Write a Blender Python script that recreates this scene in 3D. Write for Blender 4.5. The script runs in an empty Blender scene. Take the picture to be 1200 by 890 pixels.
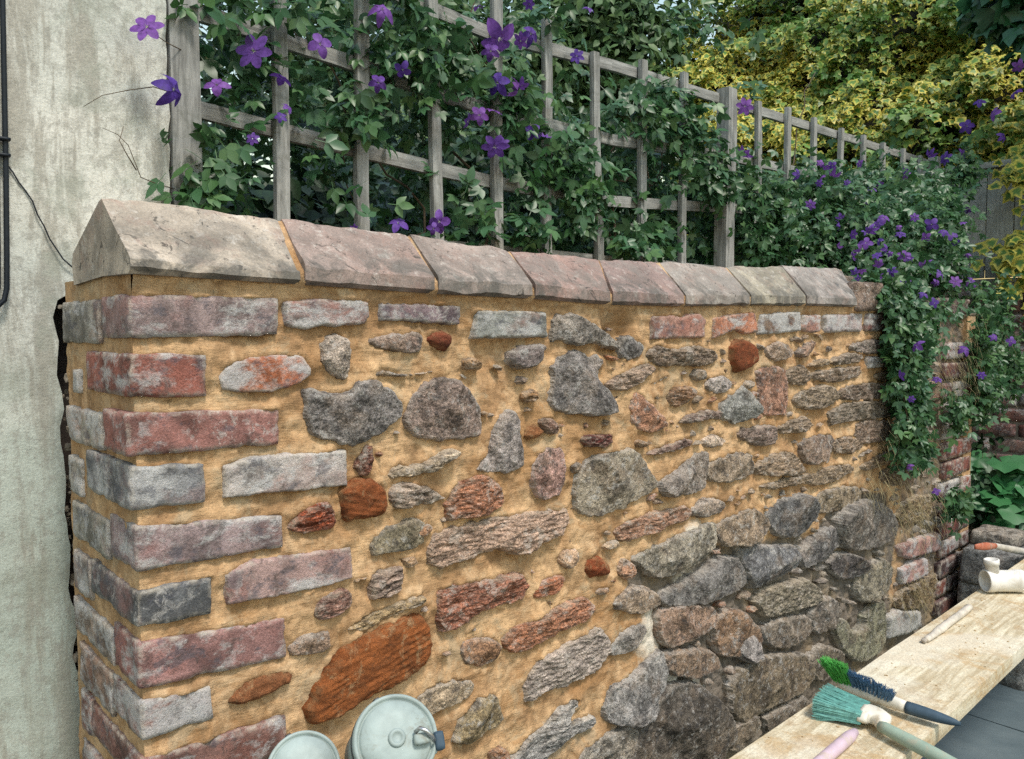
import bpy, math, random
import numpy as np
from mathutils import Vector, Matrix
from mathutils.geometry import delaunay_2d_cdt

random.seed(7); RNG = np.random.default_rng(7)
sc = bpy.context.scene
COL = sc.collection

# ------------------------------------------------------------------ camera
# wall coordinates: x along the garden wall, y into it, z up, metres; ground z = 0
PF, PCX, PCY, PHZ = 920.0, 600.0, 445.0, 390.0
TH = math.radians(47.1); PIT = math.atan((PCY - PHZ) / PF)
FH = np.array([math.cos(TH), math.sin(TH), 0.0]); RT = np.array([math.sin(TH), -math.cos(TH), 0.0])
UP0 = np.array([0, 0, 1.0])
FW = FH * math.cos(PIT) - UP0 * math.sin(PIT); UPV = UP0 * math.cos(PIT) + FH * math.sin(PIT)
CAM = np.array([-0.355, -1.09, 1.35])
cd = bpy.data.cameras.new('camera'); cam = bpy.data.objects.new('camera', cd); COL.objects.link(cam)
cd.sensor_fit = 'HORIZONTAL'; cd.sensor_width = 36.0; cd.lens = 36.0 * PF / 1200.0
cd.clip_start = 0.02; cd.clip_end = 800.0
M = Matrix(((RT[0], UPV[0], -FW[0], CAM[0]), (RT[1], UPV[1], -FW[1], CAM[1]), (RT[2], UPV[2], -FW[2], CAM[2]), (0, 0, 0, 1)))
cam.matrix_world = M
sc.camera = cam

# ------------------------------------------------------------------ daylight: bright overcast
SUN_EL, SUN_AZ = math.radians(60), math.radians(186)     # azimuth measured clockwise from +y
w = bpy.data.worlds.new('World'); sc.world = w; w.use_nodes = True
wn = w.node_tree.nodes; wl = w.node_tree.links
sky = wn.new('ShaderNodeTexSky'); sky.sky_type = 'NISHITA'; sky.sun_disc = False
sky.sun_elevation = SUN_EL; sky.sun_rotation = SUN_AZ
sky.air_density = 2.4; sky.dust_density = 1.4; sky.ozone_density = 0.6; sky.altitude = 0
bg = wn['Background']; bg.inputs['Strength'].default_value = 0.10
wl.new(sky.outputs[0], bg.inputs[0])
sd = bpy.data.lights.new('sun', 'SUN'); so = bpy.data.objects.new('sun', sd); COL.objects.link(so)
sd.energy = 1.5; sd.angle = math.radians(11); sd.color = (1.0, 0.93, 0.84)
ldir = -Vector((math.sin(SUN_AZ) * math.cos(SUN_EL), math.cos(SUN_AZ) * math.cos(SUN_EL), math.sin(SUN_EL)))
so.rotation_euler = ldir.to_track_quat('-Z', 'Y').to_euler(); so.location = (0, -2, 6)
sc.cycles.use_denoising = False
sc.view_settings.view_transform = 'Standard'; sc.view_settings.look = 'None'
sc.view_settings.exposure = 1.08; sc.view_settings.gamma = 1.0; sc.view_settings.use_curve_mapping = False

# ------------------------------------------------------------------ helpers
def on(px, py, ax, v):
    """point where the ray through a photo pixel meets the plane axis = v"""
    r = FW + RT * (px - PCX) / PF + UPV * (PCY - py) / PF
    return CAM + r * (v - CAM[ax]) / r[ax]

def depth(p):
    return float((np.asarray(p) - CAM) @ FW)

_perm = RNG.permutation(256); _perm = np.concatenate([_perm, _perm, _perm])
_grad = RNG.normal(size=(256, 3)); _grad /= np.linalg.norm(_grad, axis=1)[:, None]
def pn(p):
    p = np.asarray(p, float); i = np.floor(p).astype(int); f = p - i; i &= 255
    u = f * f * f * (f * (f * 6 - 15) + 10); out = np.zeros(len(p))
    for dx in (0, 1):
        for dy in (0, 1):
            for dz in (0, 1):
                h = _perm[_perm[_perm[i[:, 0] + dx] + i[:, 1] + dy] + i[:, 2] + dz]
                g = _grad[h]; d = f - np.array([dx, dy, dz])
                ww = (u[:, 0] if dx else 1 - u[:, 0]) * (u[:, 1] if dy else 1 - u[:, 1]) * (u[:, 2] if dz else 1 - u[:, 2])
                out += ww * (g * d).sum(1)
    return out * 1.6
def fbm(p, o=4, gain=0.5):
    p = np.asarray(p, float); a = 1.0; s = np.zeros(len(p))
    for k in range(o):
        s += a * pn(p * 2 ** k + 17.3 * k); a *= gain
    return s
def ridged(p, o=3):
    p = np.asarray(p, float); a = 1.0; s = np.zeros(len(p))
    for k in range(o):
        s += a * (1 - 2 * np.abs(pn(p * 2 ** k + 9.7 * k))); a *= .5
    return s

def lin(c):
    c = np.asarray(c, float) / 255.0
    return np.where(c <= 0.04045, c / 12.92, ((c + 0.055) / 1.055) ** 2.4)

def link(o, parent=None):
    COL.objects.link(o)
    if parent is not None: o.parent = parent
    return o
def empty(name, loc, label, cat, group=None):
    o = bpy.data.objects.new(name, None); o.location = loc; o.empty_display_size = .05; COL.objects.link(o)
    o['label'] = label; o['category'] = cat
    if group: o['group'] = group
    PLOC[o.name] = np.array(loc, float)
    return o
PLOC = {}
def tag(o, label=None, cat=None, group=None, kind=None):
    if label: o['label'] = label
    if cat: o['category'] = cat
    if group: o['group'] = group
    if kind: o['kind'] = kind
    return o
def mk(name, V, F, mat, parent=None, smooth=True, origin=None, attrs=None, color=None):
    """one mesh object; V in world coordinates, origin at its centre"""
    V = np.asarray(V, float)
    o0 = (V.min(0) + V.max(0)) / 2 if origin is None else np.asarray(origin, float)
    me = bpy.data.meshes.new(name); me.from_pydata((V - o0).tolist(), [], F if isinstance(F, list) else F.tolist())
    if smooth: me.polygons.foreach_set('use_smooth', np.ones(len(me.polygons), bool))
    if attrs:
        for k, a in attrs.items():
            at = me.attributes.new(k, 'FLOAT', 'POINT'); at.data.foreach_set('value', np.asarray(a, np.float32))
    me.materials.append(mat); me.update()
    o = bpy.data.objects.new(name, me)
    pl = world_loc(parent)
    o.location = o0 - pl
    if color is not None: o.color = (*color, 1.0)
    return link(o, parent)
def world_loc(p):
    l = np.zeros(3)
    while p is not None:
        l = l + np.array(p.location); p = p.parent
    return l

def box_vf(x0, x1, y0, y1, z0, z1):
    V = np.array([(x, y, z) for x in (x0, x1) for y in (y0, y1) for z in (z0, z1)], float)
    F = [[0, 1, 3, 2], [4, 6, 7, 5], [0, 4, 5, 1], [2, 3, 7, 6], [0, 2, 6, 4], [1, 5, 7, 3]]
    return V, F
def subbox(nx, ny, nz):
    """unit cube surface grid: points in 0..1, faces"""
    idx = {}; P = []; F = []
    def vid(i, j, k):
        key = (i, j, k)
        if key not in idx: idx[key] = len(P); P.append((i / nx, j / ny, k / nz))
        return idx[key]
    for i in range(nx):
        for k in range(nz):
            F.append([vid(i, 0, k), vid(i + 1, 0, k), vid(i + 1, 0, k + 1), vid(i, 0, k + 1)])
            F.append([vid(i, ny, k), vid(i, ny, k + 1), vid(i + 1, ny, k + 1), vid(i + 1, ny, k)])
    for j in range(ny):
        for k in range(nz):
            F.append([vid(0, j, k), vid(0, j, k + 1), vid(0, j + 1, k + 1), vid(0, j + 1, k)])
            F.append([vid(nx, j, k), vid(nx, j + 1, k), vid(nx, j + 1, k + 1), vid(nx, j, k + 1)])
    for i in range(nx):
        for j in range(ny):
            F.append([vid(i, j, 0), vid(i, j + 1, 0), vid(i + 1, j + 1, 0), vid(i + 1, j, 0)])
            F.append([vid(i, j, nz), vid(i + 1, j, nz), vid(i + 1, j + 1, nz), vid(i, j + 1, nz)])
    return np.array(P), F
def rounded(P, dims, r):
    """P in 0..1 -> centred rounded box of given dims"""
    d = np.asarray(dims, float); q = (P - .5) * d; inn = np.clip(q, -(d / 2 - r), d / 2 - r)
    v = q - inn; n = np.linalg.norm(v, axis=1); s = np.where(n > 1e-9, np.minimum(1, r / np.maximum(n, 1e-9)), 0)
    return inn + v * s[:, None]
def tube(pts, rad, n=8, cap=True):
    pts = np.asarray(pts, float); rad = np.broadcast_to(rad, len(pts)); V = []; F = []
    T = np.gradient(pts, axis=0); T /= np.linalg.norm(T, axis=1)[:, None]
    ref = np.array([0, 0, 1.0]) if abs(T[0][2]) < .9 else np.array([1.0, 0, 0])
    a = np.cross(T[0], ref); a /= np.linalg.norm(a)
    for i, (p, t, r) in enumerate(zip(pts, T, rad)):
        a = a - t * (a @ t); a /= np.linalg.norm(a); b = np.cross(t, a)
        for k in range(n):
            an = 2 * math.pi * k / n; V.append(p + r * (a * math.cos(an) + b * math.sin(an)))
    for i in range(len(pts) - 1):
        for k in range(n):
            F.append([i * n + k, i * n + (k + 1) % n, (i + 1) * n + (k + 1) % n, (i + 1) * n + k])
    if cap:
        F.append([k for k in range(n)][::-1]); F.append([(len(pts) - 1) * n + k for k in range(n)])
    return np.array(V), F
def lathe(prof, n=40):
    """profile of (radius, height) turned round z"""
    V = []; F = []; m = len(prof)
    for r, h in prof:
        for k in range(n):
            an = 2 * math.pi * k / n; V.append((r * math.cos(an), r * math.sin(an), h))
    for i in range(m - 1):
        for k in range(n):
            F.append([i * n + k, i * n + (k + 1) % n, (i + 1) * n + (k + 1) % n, (i + 1) * n + k])
    F.append([k for k in range(n)][::-1]); F.append([(m - 1) * n + k for k in range(n)])
    return np.array(V), F
def frame(axis, up=(0, 0, 1)):
    """3x3 with columns x, y, z where z = axis"""
    z = np.asarray(axis, float); z = z / np.linalg.norm(z); x = np.cross(up, z); x /= np.linalg.norm(x); y = np.cross(z, x)
    return np.stack([x, y, z], 1)
def joinvf(parts):
    V = []; F = []; n = 0
    for v, f in parts:
        V.append(v); F += [[i + n for i in q] for q in f]; n += len(v)
    return np.concatenate(V), F

# ------------------------------------------------------------------ materials
class NT:
    def __init__(s, name):
        s.m = bpy.data.materials.new(name); s.m.use_nodes = True; s.t = s.m.node_tree
        s.b = s.t.nodes['Principled BSDF']; s.out = s.t.nodes['Material Output']
        s.b.inputs['Specular IOR Level'].default_value = .25
    def n(s, typ, **kw):
        nd = s.t.nodes.new('ShaderNode' + typ)
        for k, v in kw.items(): setattr(nd, k, v)
        return nd
    def set(s, sock, v):
        if isinstance(v, bpy.types.NodeSocket): s.t.links.new(v, sock)
        elif isinstance(v, (tuple, list, np.ndarray)) and len(v) == 3 and sock.type == 'RGBA': sock.default_value = (*v, 1)
        else: sock.default_value = v
    def math(s, op, a, b=0.0, c=None, clamp=False):
        nd = s.n('Math', operation=op, use_clamp=clamp); s.set(nd.inputs[0], a); s.set(nd.inputs[1], b)
        if c is not None: s.set(nd.inputs[2], c)
        return nd.outputs[0]
    def mix(s, f, a, b, mode='MIX'):
        nd = s.n('Mix', data_type='RGBA', blend_type=mode); s.set(nd.inputs[0], f); s.set(nd.inputs[6], a); s.set(nd.inputs[7], b)
        return nd.outputs[2]
    def rng(s, v, a, b, c=0.0, d=1.0, smooth=False):
        nd = s.n('MapRange'); nd.clamp = True
        if smooth: nd.interpolation_type = 'SMOOTHSTEP'
        s.set(nd.inputs[0], v)
        for i, q in enumerate((a, b, c, d)): s.set(nd.inputs[i + 1], q)
        return nd.outputs[0]
    def coord(s, rand=True, kind='Object'):
        tc = s.n('TexCoord').outputs[kind]
        if not rand: return tc
        oi = s.n('ObjectInfo'); v = s.n('VectorMath', operation='SCALE'); s.set(v.inputs[0], (13.1, 7.7, 29.3)); s.t.links.new(oi.outputs['Random'], v.inputs['Scale'])
        a = s.n('VectorMath', operation='ADD'); s.t.links.new(tc, a.inputs[0]); s.t.links.new(v.outputs[0], a.inputs[1])
        return a.outputs[0]
    def scale(s, v, xyz):
        m = s.n('Mapping'); s.t.links.new(v, m.inputs[0]); m.inputs['Scale'].default_value = xyz; return m.outputs[0]
    def noise(s, v, sc_, det=4, rough=.55, dist=0.0, col=False):
        nd = s.n('TexNoise'); s.t.links.new(v, nd.inputs['Vector']); nd.inputs['Scale'].default_value = sc_
        nd.inputs['Detail'].default_value = det; nd.inputs['Roughness'].default_value = rough; nd.inputs['Distortion'].default_value = dist
        return nd.outputs[1 if col else 0]
    def voro(s, v, sc_, feat='F1'):
        nd = s.n('TexVoronoi', feature=feat); s.t.links.new(v, nd.inputs['Vector']); nd.inputs['Scale'].default_value = sc_; return nd.outputs[0]
    def bump(s, h, strength, dist, prev=None):
        b = s.n('Bump'); b.inputs['Strength'].default_value = strength; b.inputs['Distance'].default_value = dist
        s.t.links.new(h, b.inputs['Height'])
        if prev is not None: s.t.links.new(prev, b.inputs['Normal'])
        return b.outputs[0]
    def attr(s, name):
        return s.n('Attribute', attribute_name=name).outputs['Fac']
    def objcol(s): return s.n('ObjectInfo').outputs['Color']
    def done(s, col, rough=.9, normal=None):
        s.set(s.b.inputs['Base Color'], col); s.set(s.b.inputs['Roughness'], rough)
        if normal is not None: s.t.links.new(normal, s.b.inputs['Normal'])
        return s.m
def gain(t, c, f):
    """colour times scalar socket"""
    nd = t.n('VectorMath', operation='SCALE'); t.set(nd.inputs[0], c) if isinstance(c, bpy.types.NodeSocket) else nd.inputs[0].__setattr__('default_value', c)
    t.set(nd.inputs['Scale'], f); return nd.outputs[0]

def mat_stone():
    t = NT('rubble_stone'); v = t.coord(); base = t.objcol()
    n1 = t.noise(v, 22, 9, .74, .2); c = gain(t, base, t.rng(n1, .41, .59, .42, 1.5))
    hue = t.noise(v, 13, 3, .6); c = t.mix(t.rng(hue, .52, .62, 0, .45), c, gain(t, t.mix(.5, c, (.50, .36, .25)), .9))
    hue2 = t.noise(t.scale(v, (1, 1, 1.7)), 31, 5, .7, .8); c = t.mix(t.rng(hue2, .53, .61, 0, .5), c, gain(t, base, 1.75))
    sp = t.noise(v, 330, 3, .7); c = gain(t, c, t.rng(sp, .36, .64, .5, 1.5))
    sp2 = t.noise(v, 120, 4, .75); c = gain(t, c, t.rng(sp2, .56, .72, 1.0, .55))
    rim = t.attr('rim'); rn = t.math('MULTIPLY', rim, t.rng(t.noise(v, 40, 5, .7), .38, .62), clamp=True)
    c = t.mix(t.math('MULTIPLY', rn, .85), c, (.58, .52, .45)); vein = t.noise(v, 48, 9, .8, .3); c = t.mix(t.rng(vein, .54, .60, 0, .6), c, (.52, .50, .47)); dk = t.noise(v, 36, 8, .78, .3); c = t.mix(t.rng(dk, .535, .60, 0, .65), c, (.06, .055, .055))
    dv = t.n('VectorMath', operation='ADD'); t.t.links.new(v, dv.inputs[0]); nz = t.n('VectorMath', operation='SCALE'); t.t.links.new(t.noise(v, 40, 4, .6, col=True), nz.inputs[0]); nz.inputs['Scale'].default_value = .02; t.t.links.new(nz.outputs[0], dv.inputs[1]); b = t.bump(t.voro(dv.outputs[0], 34), .55, .010); b = t.bump(t.noise(v, 75, 9, .75, .5), 1.0, .010, b); b = t.bump(t.noise(v, 420, 4, .7), .8, .0015, b)
    return t.done(c, .92, b)
def mat_flaky():
    t = NT('laminated_stone'); v = t.coord(); base = t.objcol(); vs = t.scale(v, (1, 1, 4.5))
    n1 = t.noise(vs, 26, 8, .68, .7); c = gain(t, base, t.rng(n1, .41, .59, .4, 1.55))
    n3 = t.noise(vs, 75, 5, .7); c = t.mix(t.rng(n3, .52, .60, 0, .6), c, gain(t, t.mix(.35, base, (.6, .5, .42)), 1.35))
    sp = t.noise(v, 300, 3, .7); c = gain(t, c, t.rng(sp, .36, .64, .55, 1.45))
    rim = t.attr('rim'); rn = t.math('MULTIPLY', rim, t.rng(t.noise(v, 40, 5, .7), .4, .62), clamp=True)
    c = t.mix(t.math('MULTIPLY', rn, .8), c, (.56, .47, .36)); dk = t.noise(vs, 40, 8, .78, .3); c = t.mix(t.rng(dk, .535, .60, 0, .6), c, (.07, .055, .05)); pale = t.noise(v, 30, 8, .76); c = t.mix(t.rng(pale, .535, .60, 0, .55), c, (.54, .48, .42))
    b = t.bump(t.noise(vs, 60, 9, .75, .5), 1.0, .009); b = t.bump(t.noise(v, 380, 4, .7), .7, .0015, b)
    return t.done(c, .92, b)
def mat_sandy():
    t = NT('orange_sandstone'); v = t.coord(); base = t.objcol()
    n1 = t.noise(t.scale(v, (1, 1, 2.5)), 24, 7, .7, .5); c = gain(t, base, t.rng(n1, .36, .64, .5, 1.35)); gr = t.noise(v, 60, 6, .75); c = t.mix(t.rng(gr, .53, .61, 0, .55), c, (.16, .07, .03)); ms = t.noise(v, 20, 6, .75, .8); c = t.mix(t.rng(ms, .54, .61, 0, .55), c, (.46, .30, .16))
    sp = t.noise(v, 420, 3, .7); c = gain(t, c, t.rng(sp, .3, .7, .7, 1.25))
    rim = t.attr('rim'); rn = t.math('MULTIPLY', rim, t.rng(t.noise(v, 45, 5, .7), .45, .62), clamp=True)
    c = t.mix(t.math('MULTIPLY', rn, .6), c, (.46, .30, .15))
    b = t.bump(t.noise(v, 110, 8, .78), 1.0, .008); b = t.bump(t.noise(v, 480, 3, .75), .9, .0018, b)
    return t.done(c, .95, b)
def mat_brick():
    t = NT('reclaimed_brick'); v = t.coord(); base = t.objcol()
    n1 = t.noise(v, 16, 6, .62, .6); c = gain(t, base, t.rng(n1, .41, .59, .6, 1.35))
    red = t.noise(v, 9, 5, .65, .2); c = t.mix(t.rng(red, .50, .62, 0, .65), c, gain(t, t.mix(.45, base, (.42, .13, .09)), .9))
    drk = t.noise(t.scale(v, (1, 1, 1.6)), 21, 7, .72, .2); c = t.mix(t.rng(drk, .535, .60, 0, .6), c, (.10, .10, .12))
    lime = t.noise(t.scale(v, (.8, 1, 1.5)), 15, 9, .72, .25); rnd = t.n('ObjectInfo').outputs['Random']; sh = t.math('MULTIPLY', t.math('SUBTRACT', t.math('FRACT', t.math('MULTIPLY', rnd, 7.31)), .35), .16); c = t.mix(t.rng(t.math('ADD', lime, sh), .50, .60, 0, .8), c, (.50, .49, .48))
    lime2 = t.noise(v, 60, 6, .75, .5); big = t.noise(v, 6, 3, .6, .5); c = t.mix(t.math('MULTIPLY', t.rng(lime2, .53, .61, 0, .55), t.rng(big, .45, .6)), c, (.54, .51, .48)); soot = t.noise(v, 28, 7, .75, .6); c = t.mix(t.rng(soot, .55, .63, 0, .6), c, (.075, .06, .055))
    sp = t.noise(v, 360, 3, .7); c = gain(t, c, t.rng(sp, .36, .64, .8, 1.2))
    rim = t.attr('rim'); rn = t.math('MULTIPLY', rim, t.rng(t.noise(v, 55, 5, .7), .42, .6), clamp=True)
    c = t.mix(t.math('MULTIPLY', rn, .75), c, (.56, .50, .42))
    b = t.bump(t.noise(v, 95, 8, .75), .9, .006); b = t.bump(t.noise(v, 450, 3, .7), .6, .001, b)
    return t.done(c, .9, b)
def mat_mortar():
    t = NT('lime_mortar'); v = t.coord(False); old = t.attr('old'); lime = t.attr('lime')
    n1 = t.noise(v, 7, 6, .6, .4); c = t.mix(t.rng(n1, .41, .59), (.36, .212, .106), (.57, .372, .203))
    n2 = t.noise(v, 38, 6, .7); c = gain(t, c, t.rng(n2, .36, .64, .74, 1.22))
    n5 = t.noise(v, 15, 5, .7, .8); c = t.mix(t.rng(n5, .52, .64, 0, .55), c, (.64, .45, .27)); n6 = t.noise(v, 5, 7, .72, 1.2); c = t.mix(t.rng(n6, .52, .60, 0, .6), c, (.33, .175, .072)); n7 = t.noise(v, 11, 6, .7, .5); c = t.mix(t.rng(n7, .55, .63, 0, .5), c, (.40, .33, .22))
    g1 = t.noise(v, 24, 7, .68, .5); g = t.mix(t.rng(g1, .3, .7), (.070, .058, .046), (.26, .22, .18))
    g2 = t.noise(v, 8, 4, .6); g = t.mix(t.rng(g2, .5, .68, 0, .6), g, (.30, .22, .13))
    of = t.rng(t.math('ADD', old, t.math('MULTIPLY', t.math('SUBTRACT', t.noise(v, 19, 6, .7), .5), .9)), .35, .65)
    c = t.mix(of, c, g)
    lf = t.rng(t.math('ADD', lime, t.math('MULTIPLY', t.math('SUBTRACT', t.noise(v, 32, 6, .75), .5), .9)), .35, .7)
    c = t.mix(lf, c, (.60, .54, .45))
    sp = t.noise(v, 520, 3, .75); c = gain(t, c, t.rng(sp, .36, .64, .88, 1.1))
    pit = t.noise(v, 95, 4, .8); c = gain(t, c, t.rng(pit, .58, .68, 1.0, .55))
    b = t.bump(t.noise(v, 70, 7, .65), .6, .005); b = t.bump(t.noise(t.scale(v, (1, 1, 5)), 26, 7, .7, .6), .6, .006, b); b = t.bump(t.noise(v, 600, 3, .75), .4, .001, b)
    return t.done(c, .97, b)
def mat_coping():
    t = NT('coping_stone'); v = t.coord(); base = t.objcol()
    n1 = t.noise(v, 9, 7, .65, .6); c = gain(t, base, t.rng(n1, .36, .64, .66, 1.25))
    n2 = t.noise(v, 17, 5, .7, .5); c = t.mix(t.rng(n2, .52, .64, 0, .5), c, (.30, .19, .155))
    n3 = t.noise(v, 45, 8, .78, .2); c = t.mix(t.rng(n3, .54, .64, 0, .6), c, (.55, .51, .46)); gy = t.noise(v, 7, 7, .75, .2); c = t.mix(t.rng(gy, .50, .60, 0, .55), c, (.21, .19, .17))
    n4 = t.noise(v, 34, 5, .8, 1.2); c = t.mix(t.rng(n4, .585, .63, 0, .8), c, (.05, .045, .04))
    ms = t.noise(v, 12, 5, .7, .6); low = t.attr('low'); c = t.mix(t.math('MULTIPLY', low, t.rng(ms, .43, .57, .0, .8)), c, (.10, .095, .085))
    sp = t.noise(v, 330, 3, .7); c = gain(t, c, t.rng(sp, .3, .7, .78, 1.2))
    b = t.bump(t.noise(v, 60, 8, .7), .6, .004); b = t.bump(t.noise(v, 420, 3, .7), .5, .001, b)
    return t.done(c, .9, b)
def mat_render():
    t = NT('house_render'); v = t.coord(False, 'Object')
    sep = t.n('SeparateXYZ'); t.t.links.new(v, sep.inputs[0]); z = sep.outputs[2]
    n1 = t.noise(v, 3.0, 6, .6); c = t.mix(t.rng(n1, .36, .64), (.46, .475, .43), (.66, .65, .59))
    lowm = t.rng(t.math('ADD', z, t.math('MULTIPLY', t.noise(v, 4, 4, .6), .5)), 1.75, 1.35, smooth=True)
    c = t.mix(t.math('MULTIPLY', lowm, .65), c, (.34, .41, .36))
    st = t.noise(t.scale(v, (4.5, 1, .6)), 3.4, 8, .74, .5); c = t.mix(t.rng(st, .49, .58, 0, .6), c, (.25, .225, .18))
    n2 = t.noise(t.scale(v, (1.5, 1, 1)), 42, 6, .75, .3); c = t.mix(t.rng(n2, .50, .58, 0, .5), c, (.29, .28, .245))
    gr = t.noise(v, 9, 5, .7); c = t.mix(t.rng(gr, .51, .60, 0, .5), c, (.30, .32, .27))
    sp = t.noise(v, 260, 3, .7); c = gain(t, c, t.rng(sp, .3, .7, .86, 1.12))
    b = t.bump(t.noise(v, 34, 9, .7), .45, .007); b = t.bump(t.noise(v, 240, 3, .7), .5, .0015, b)
    return t.done(c, .93, b)
def mat_wood(name, a, b_, sc_=1.0, rough=.85, dirt=None):
    t = NT(name); v = t.coord(); sep = t.scale(v, (14 * sc_, 14 * sc_, 1.2 * sc_))
    n1 = t.noise(sep, 6, 7, .65, .6); c = t.mix(t.rng(n1, .3, .7), a, b_)
    n2 = t.noise(v, 9, 5, .7); c = gain(t, c, t.rng(n2, .3, .7, .72, 1.18))
    if dirt: c = t.mix(t.rng(t.noise(v, 14, 6, .7, .5), .56, .72, 0, .6), c, dirt)
    b = t.bump(t.noise(sep, 9, 8, .7), .8, .003)
    return t.done(c, rough, b)
def mat_leaf(name, cols, trans=.25, rough=.5, edge=None, spec=.35):
    t = NT(name); oi = t.n('ObjectInfo'); v = t.math('FRACT', t.math('ADD', t.attr('tint'), oi.outputs['Random']))
    r = t.n('ValToRGB'); t.t.links.new(v, r.inputs[0]); el = r.color_ramp.elements
    while len(el) < len(cols): el.new(.5)
    for i, c in enumerate(cols): el[i].position = i / (len(cols) - 1); el[i].color = (*c, 1)
    c = r.outputs[0]
    if edge:
        e = t.attr('edge'); nn = t.noise(t.coord(), 60, 3, .6)
        ea = t.math('MULTIPLY', t.rng(t.math('ADD', e, t.math('MULTIPLY', t.math('SUBTRACT', nn, .5), .9)), .45, .75), t.attr('yel'))
        c = t.mix(ea, c, edge)
    n = t.noise(t.coord(False), 55, 3, .6); c = gain(t, c, t.rng(n, .3, .7, .75, 1.2))
    t.b.inputs['Specular IOR Level'].default_value = spec
    t.done(c, rough)
    tr = t.n('BsdfTranslucent'); t.t.links.new(c, tr.inputs[0]); ms = t.n('MixShader'); ms.inputs[0].default_value = trans
    t.t.links.new(t.b.outputs[0], ms.inputs[1]); t.t.links.new(tr.outputs[0], ms.inputs[2]); t.t.links.new(ms.outputs[0], t.out.inputs[0])
    return t.m
def mat_plain(name, c, rough=.6, var=.25, nscale=30, bump=.3, bd=.001, metal=0.0, dirt=None):
    t = NT(name); v = t.coord(); n = t.noise(v, nscale, 6, .65); k = gain(t, tuple(c), t.rng(n, .3, .7, 1 - var, 1 + var))
    if dirt: k = t.mix(t.rng(t.noise(v, nscale * .7, 7, .75, .5), .52, .60, 0, .65), k, dirt)
    t.b.inputs['Metallic'].default_value = metal
    return t.done(k, rough, t.bump(t.noise(v, nscale * 4, 5, .7), bump, bd))
MS, MF, MO, MB, MM, MC = mat_stone(), mat_flaky(), mat_sandy(), mat_brick(), mat_mortar(), mat_coping()
# ------------------------------------------------------------------ the ground
def mat_ground():
    t = NT('soil'); v = t.coord(False); n = t.noise(v, 6, 8, .7); c = t.mix(t.rng(n, .3, .7), (.04, .032, .024), (.10, .085, .065))
    return t.done(c, .95, t.bump(t.noise(v, 30, 8, .7), .8, .02))
gm = bpy.data.meshes.new('ground'); R_ = 400.0
gm.from_pydata([(-R_, -R_, -.03), (R_, -R_, -.03), (R_, R_, -.03), (-R_, R_, -.03)], [], [[0, 1, 2, 3]]); gm.materials.append(mat_ground())
tag(link(bpy.data.objects.new('ground', gm)), kind='structure')
def mat_slate():
    t = NT('slate_slab'); v = t.coord(); n = t.noise(v, 6, 7, .65, .3); c = t.mix(t.rng(n, .3, .7), (.075, .105, .122), (.13, .165, .18))
    c = t.mix(t.rng(t.noise(v, 3.5, 7, .75, .8), .55, .75, 0, .35), c, (.17, .19, .19))
    scr = t.noise(t.scale(v, (1, 9, 1)), 9, 6, .75, 1.5); c = t.mix(t.rng(scr, .62, .7, 0, .35), c, (.22, .25, .26))
    return t.done(c, .6, t.bump(t.noise(v, 40, 7, .7), .35, .003))
pv = bpy.data.objects.new('patio', None); COL.objects.link(pv); tag(pv, kind='structure')
Pb, Fb = subbox(6, 6, 1); MSL = mat_slate(); slabs = []
for k in range(3):
    v = rounded(Pb, (.446, .446, .03), .006); v[:, 2] += .0012 * fbm(v * 6 + k * 9.1, 3)
    me = bpy.data.meshes.new('paving_slab'); me.from_pydata(v.tolist(), [], Fb); me.materials.append(MSL); slabs.append(me)
rs = random.Random(3)
for i in range(-3, 9):
    for j in range(0, 7):
        o = bpy.data.objects.new('paving_slab', slabs[rs.randrange(3)]); link(o, pv)
        o.location = (i * .45 + .2, -.30 - j * .45, -.015 + rs.uniform(-.0015, .0015)); o.rotation_euler = (0, 0, rs.randrange(4) * math.pi / 2 + rs.uniform(-.004, .004))

# ------------------------------------------------------------------ the garden wall
XC = -0.022           # end face of the wall
wall = empty('garden_wall', (0, .2, 0), 'old rubble stone garden wall with ochre lime pointing, brick corner and sloped coping', 'wall'); wall['kind'] = 'thing'

def desat(c, k):
    c = lin(c); return c.mean() + (c - c.mean()) * k
def stone_col(c, kind):
    l = lin(c); g = l.mean(); cool = c[2] >= c[0]
    k = .5 if cool else {'o': .92, 'b': .85}.get(kind, .95)
    return (g + (l - g) * k) * np.array([1.08, 1.0, .89]) * (.78 if kind == 'o' else 1.0)
def poly(s):
    return [tuple(float(q) for q in a.split(',')) for a in s.split()]
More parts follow.
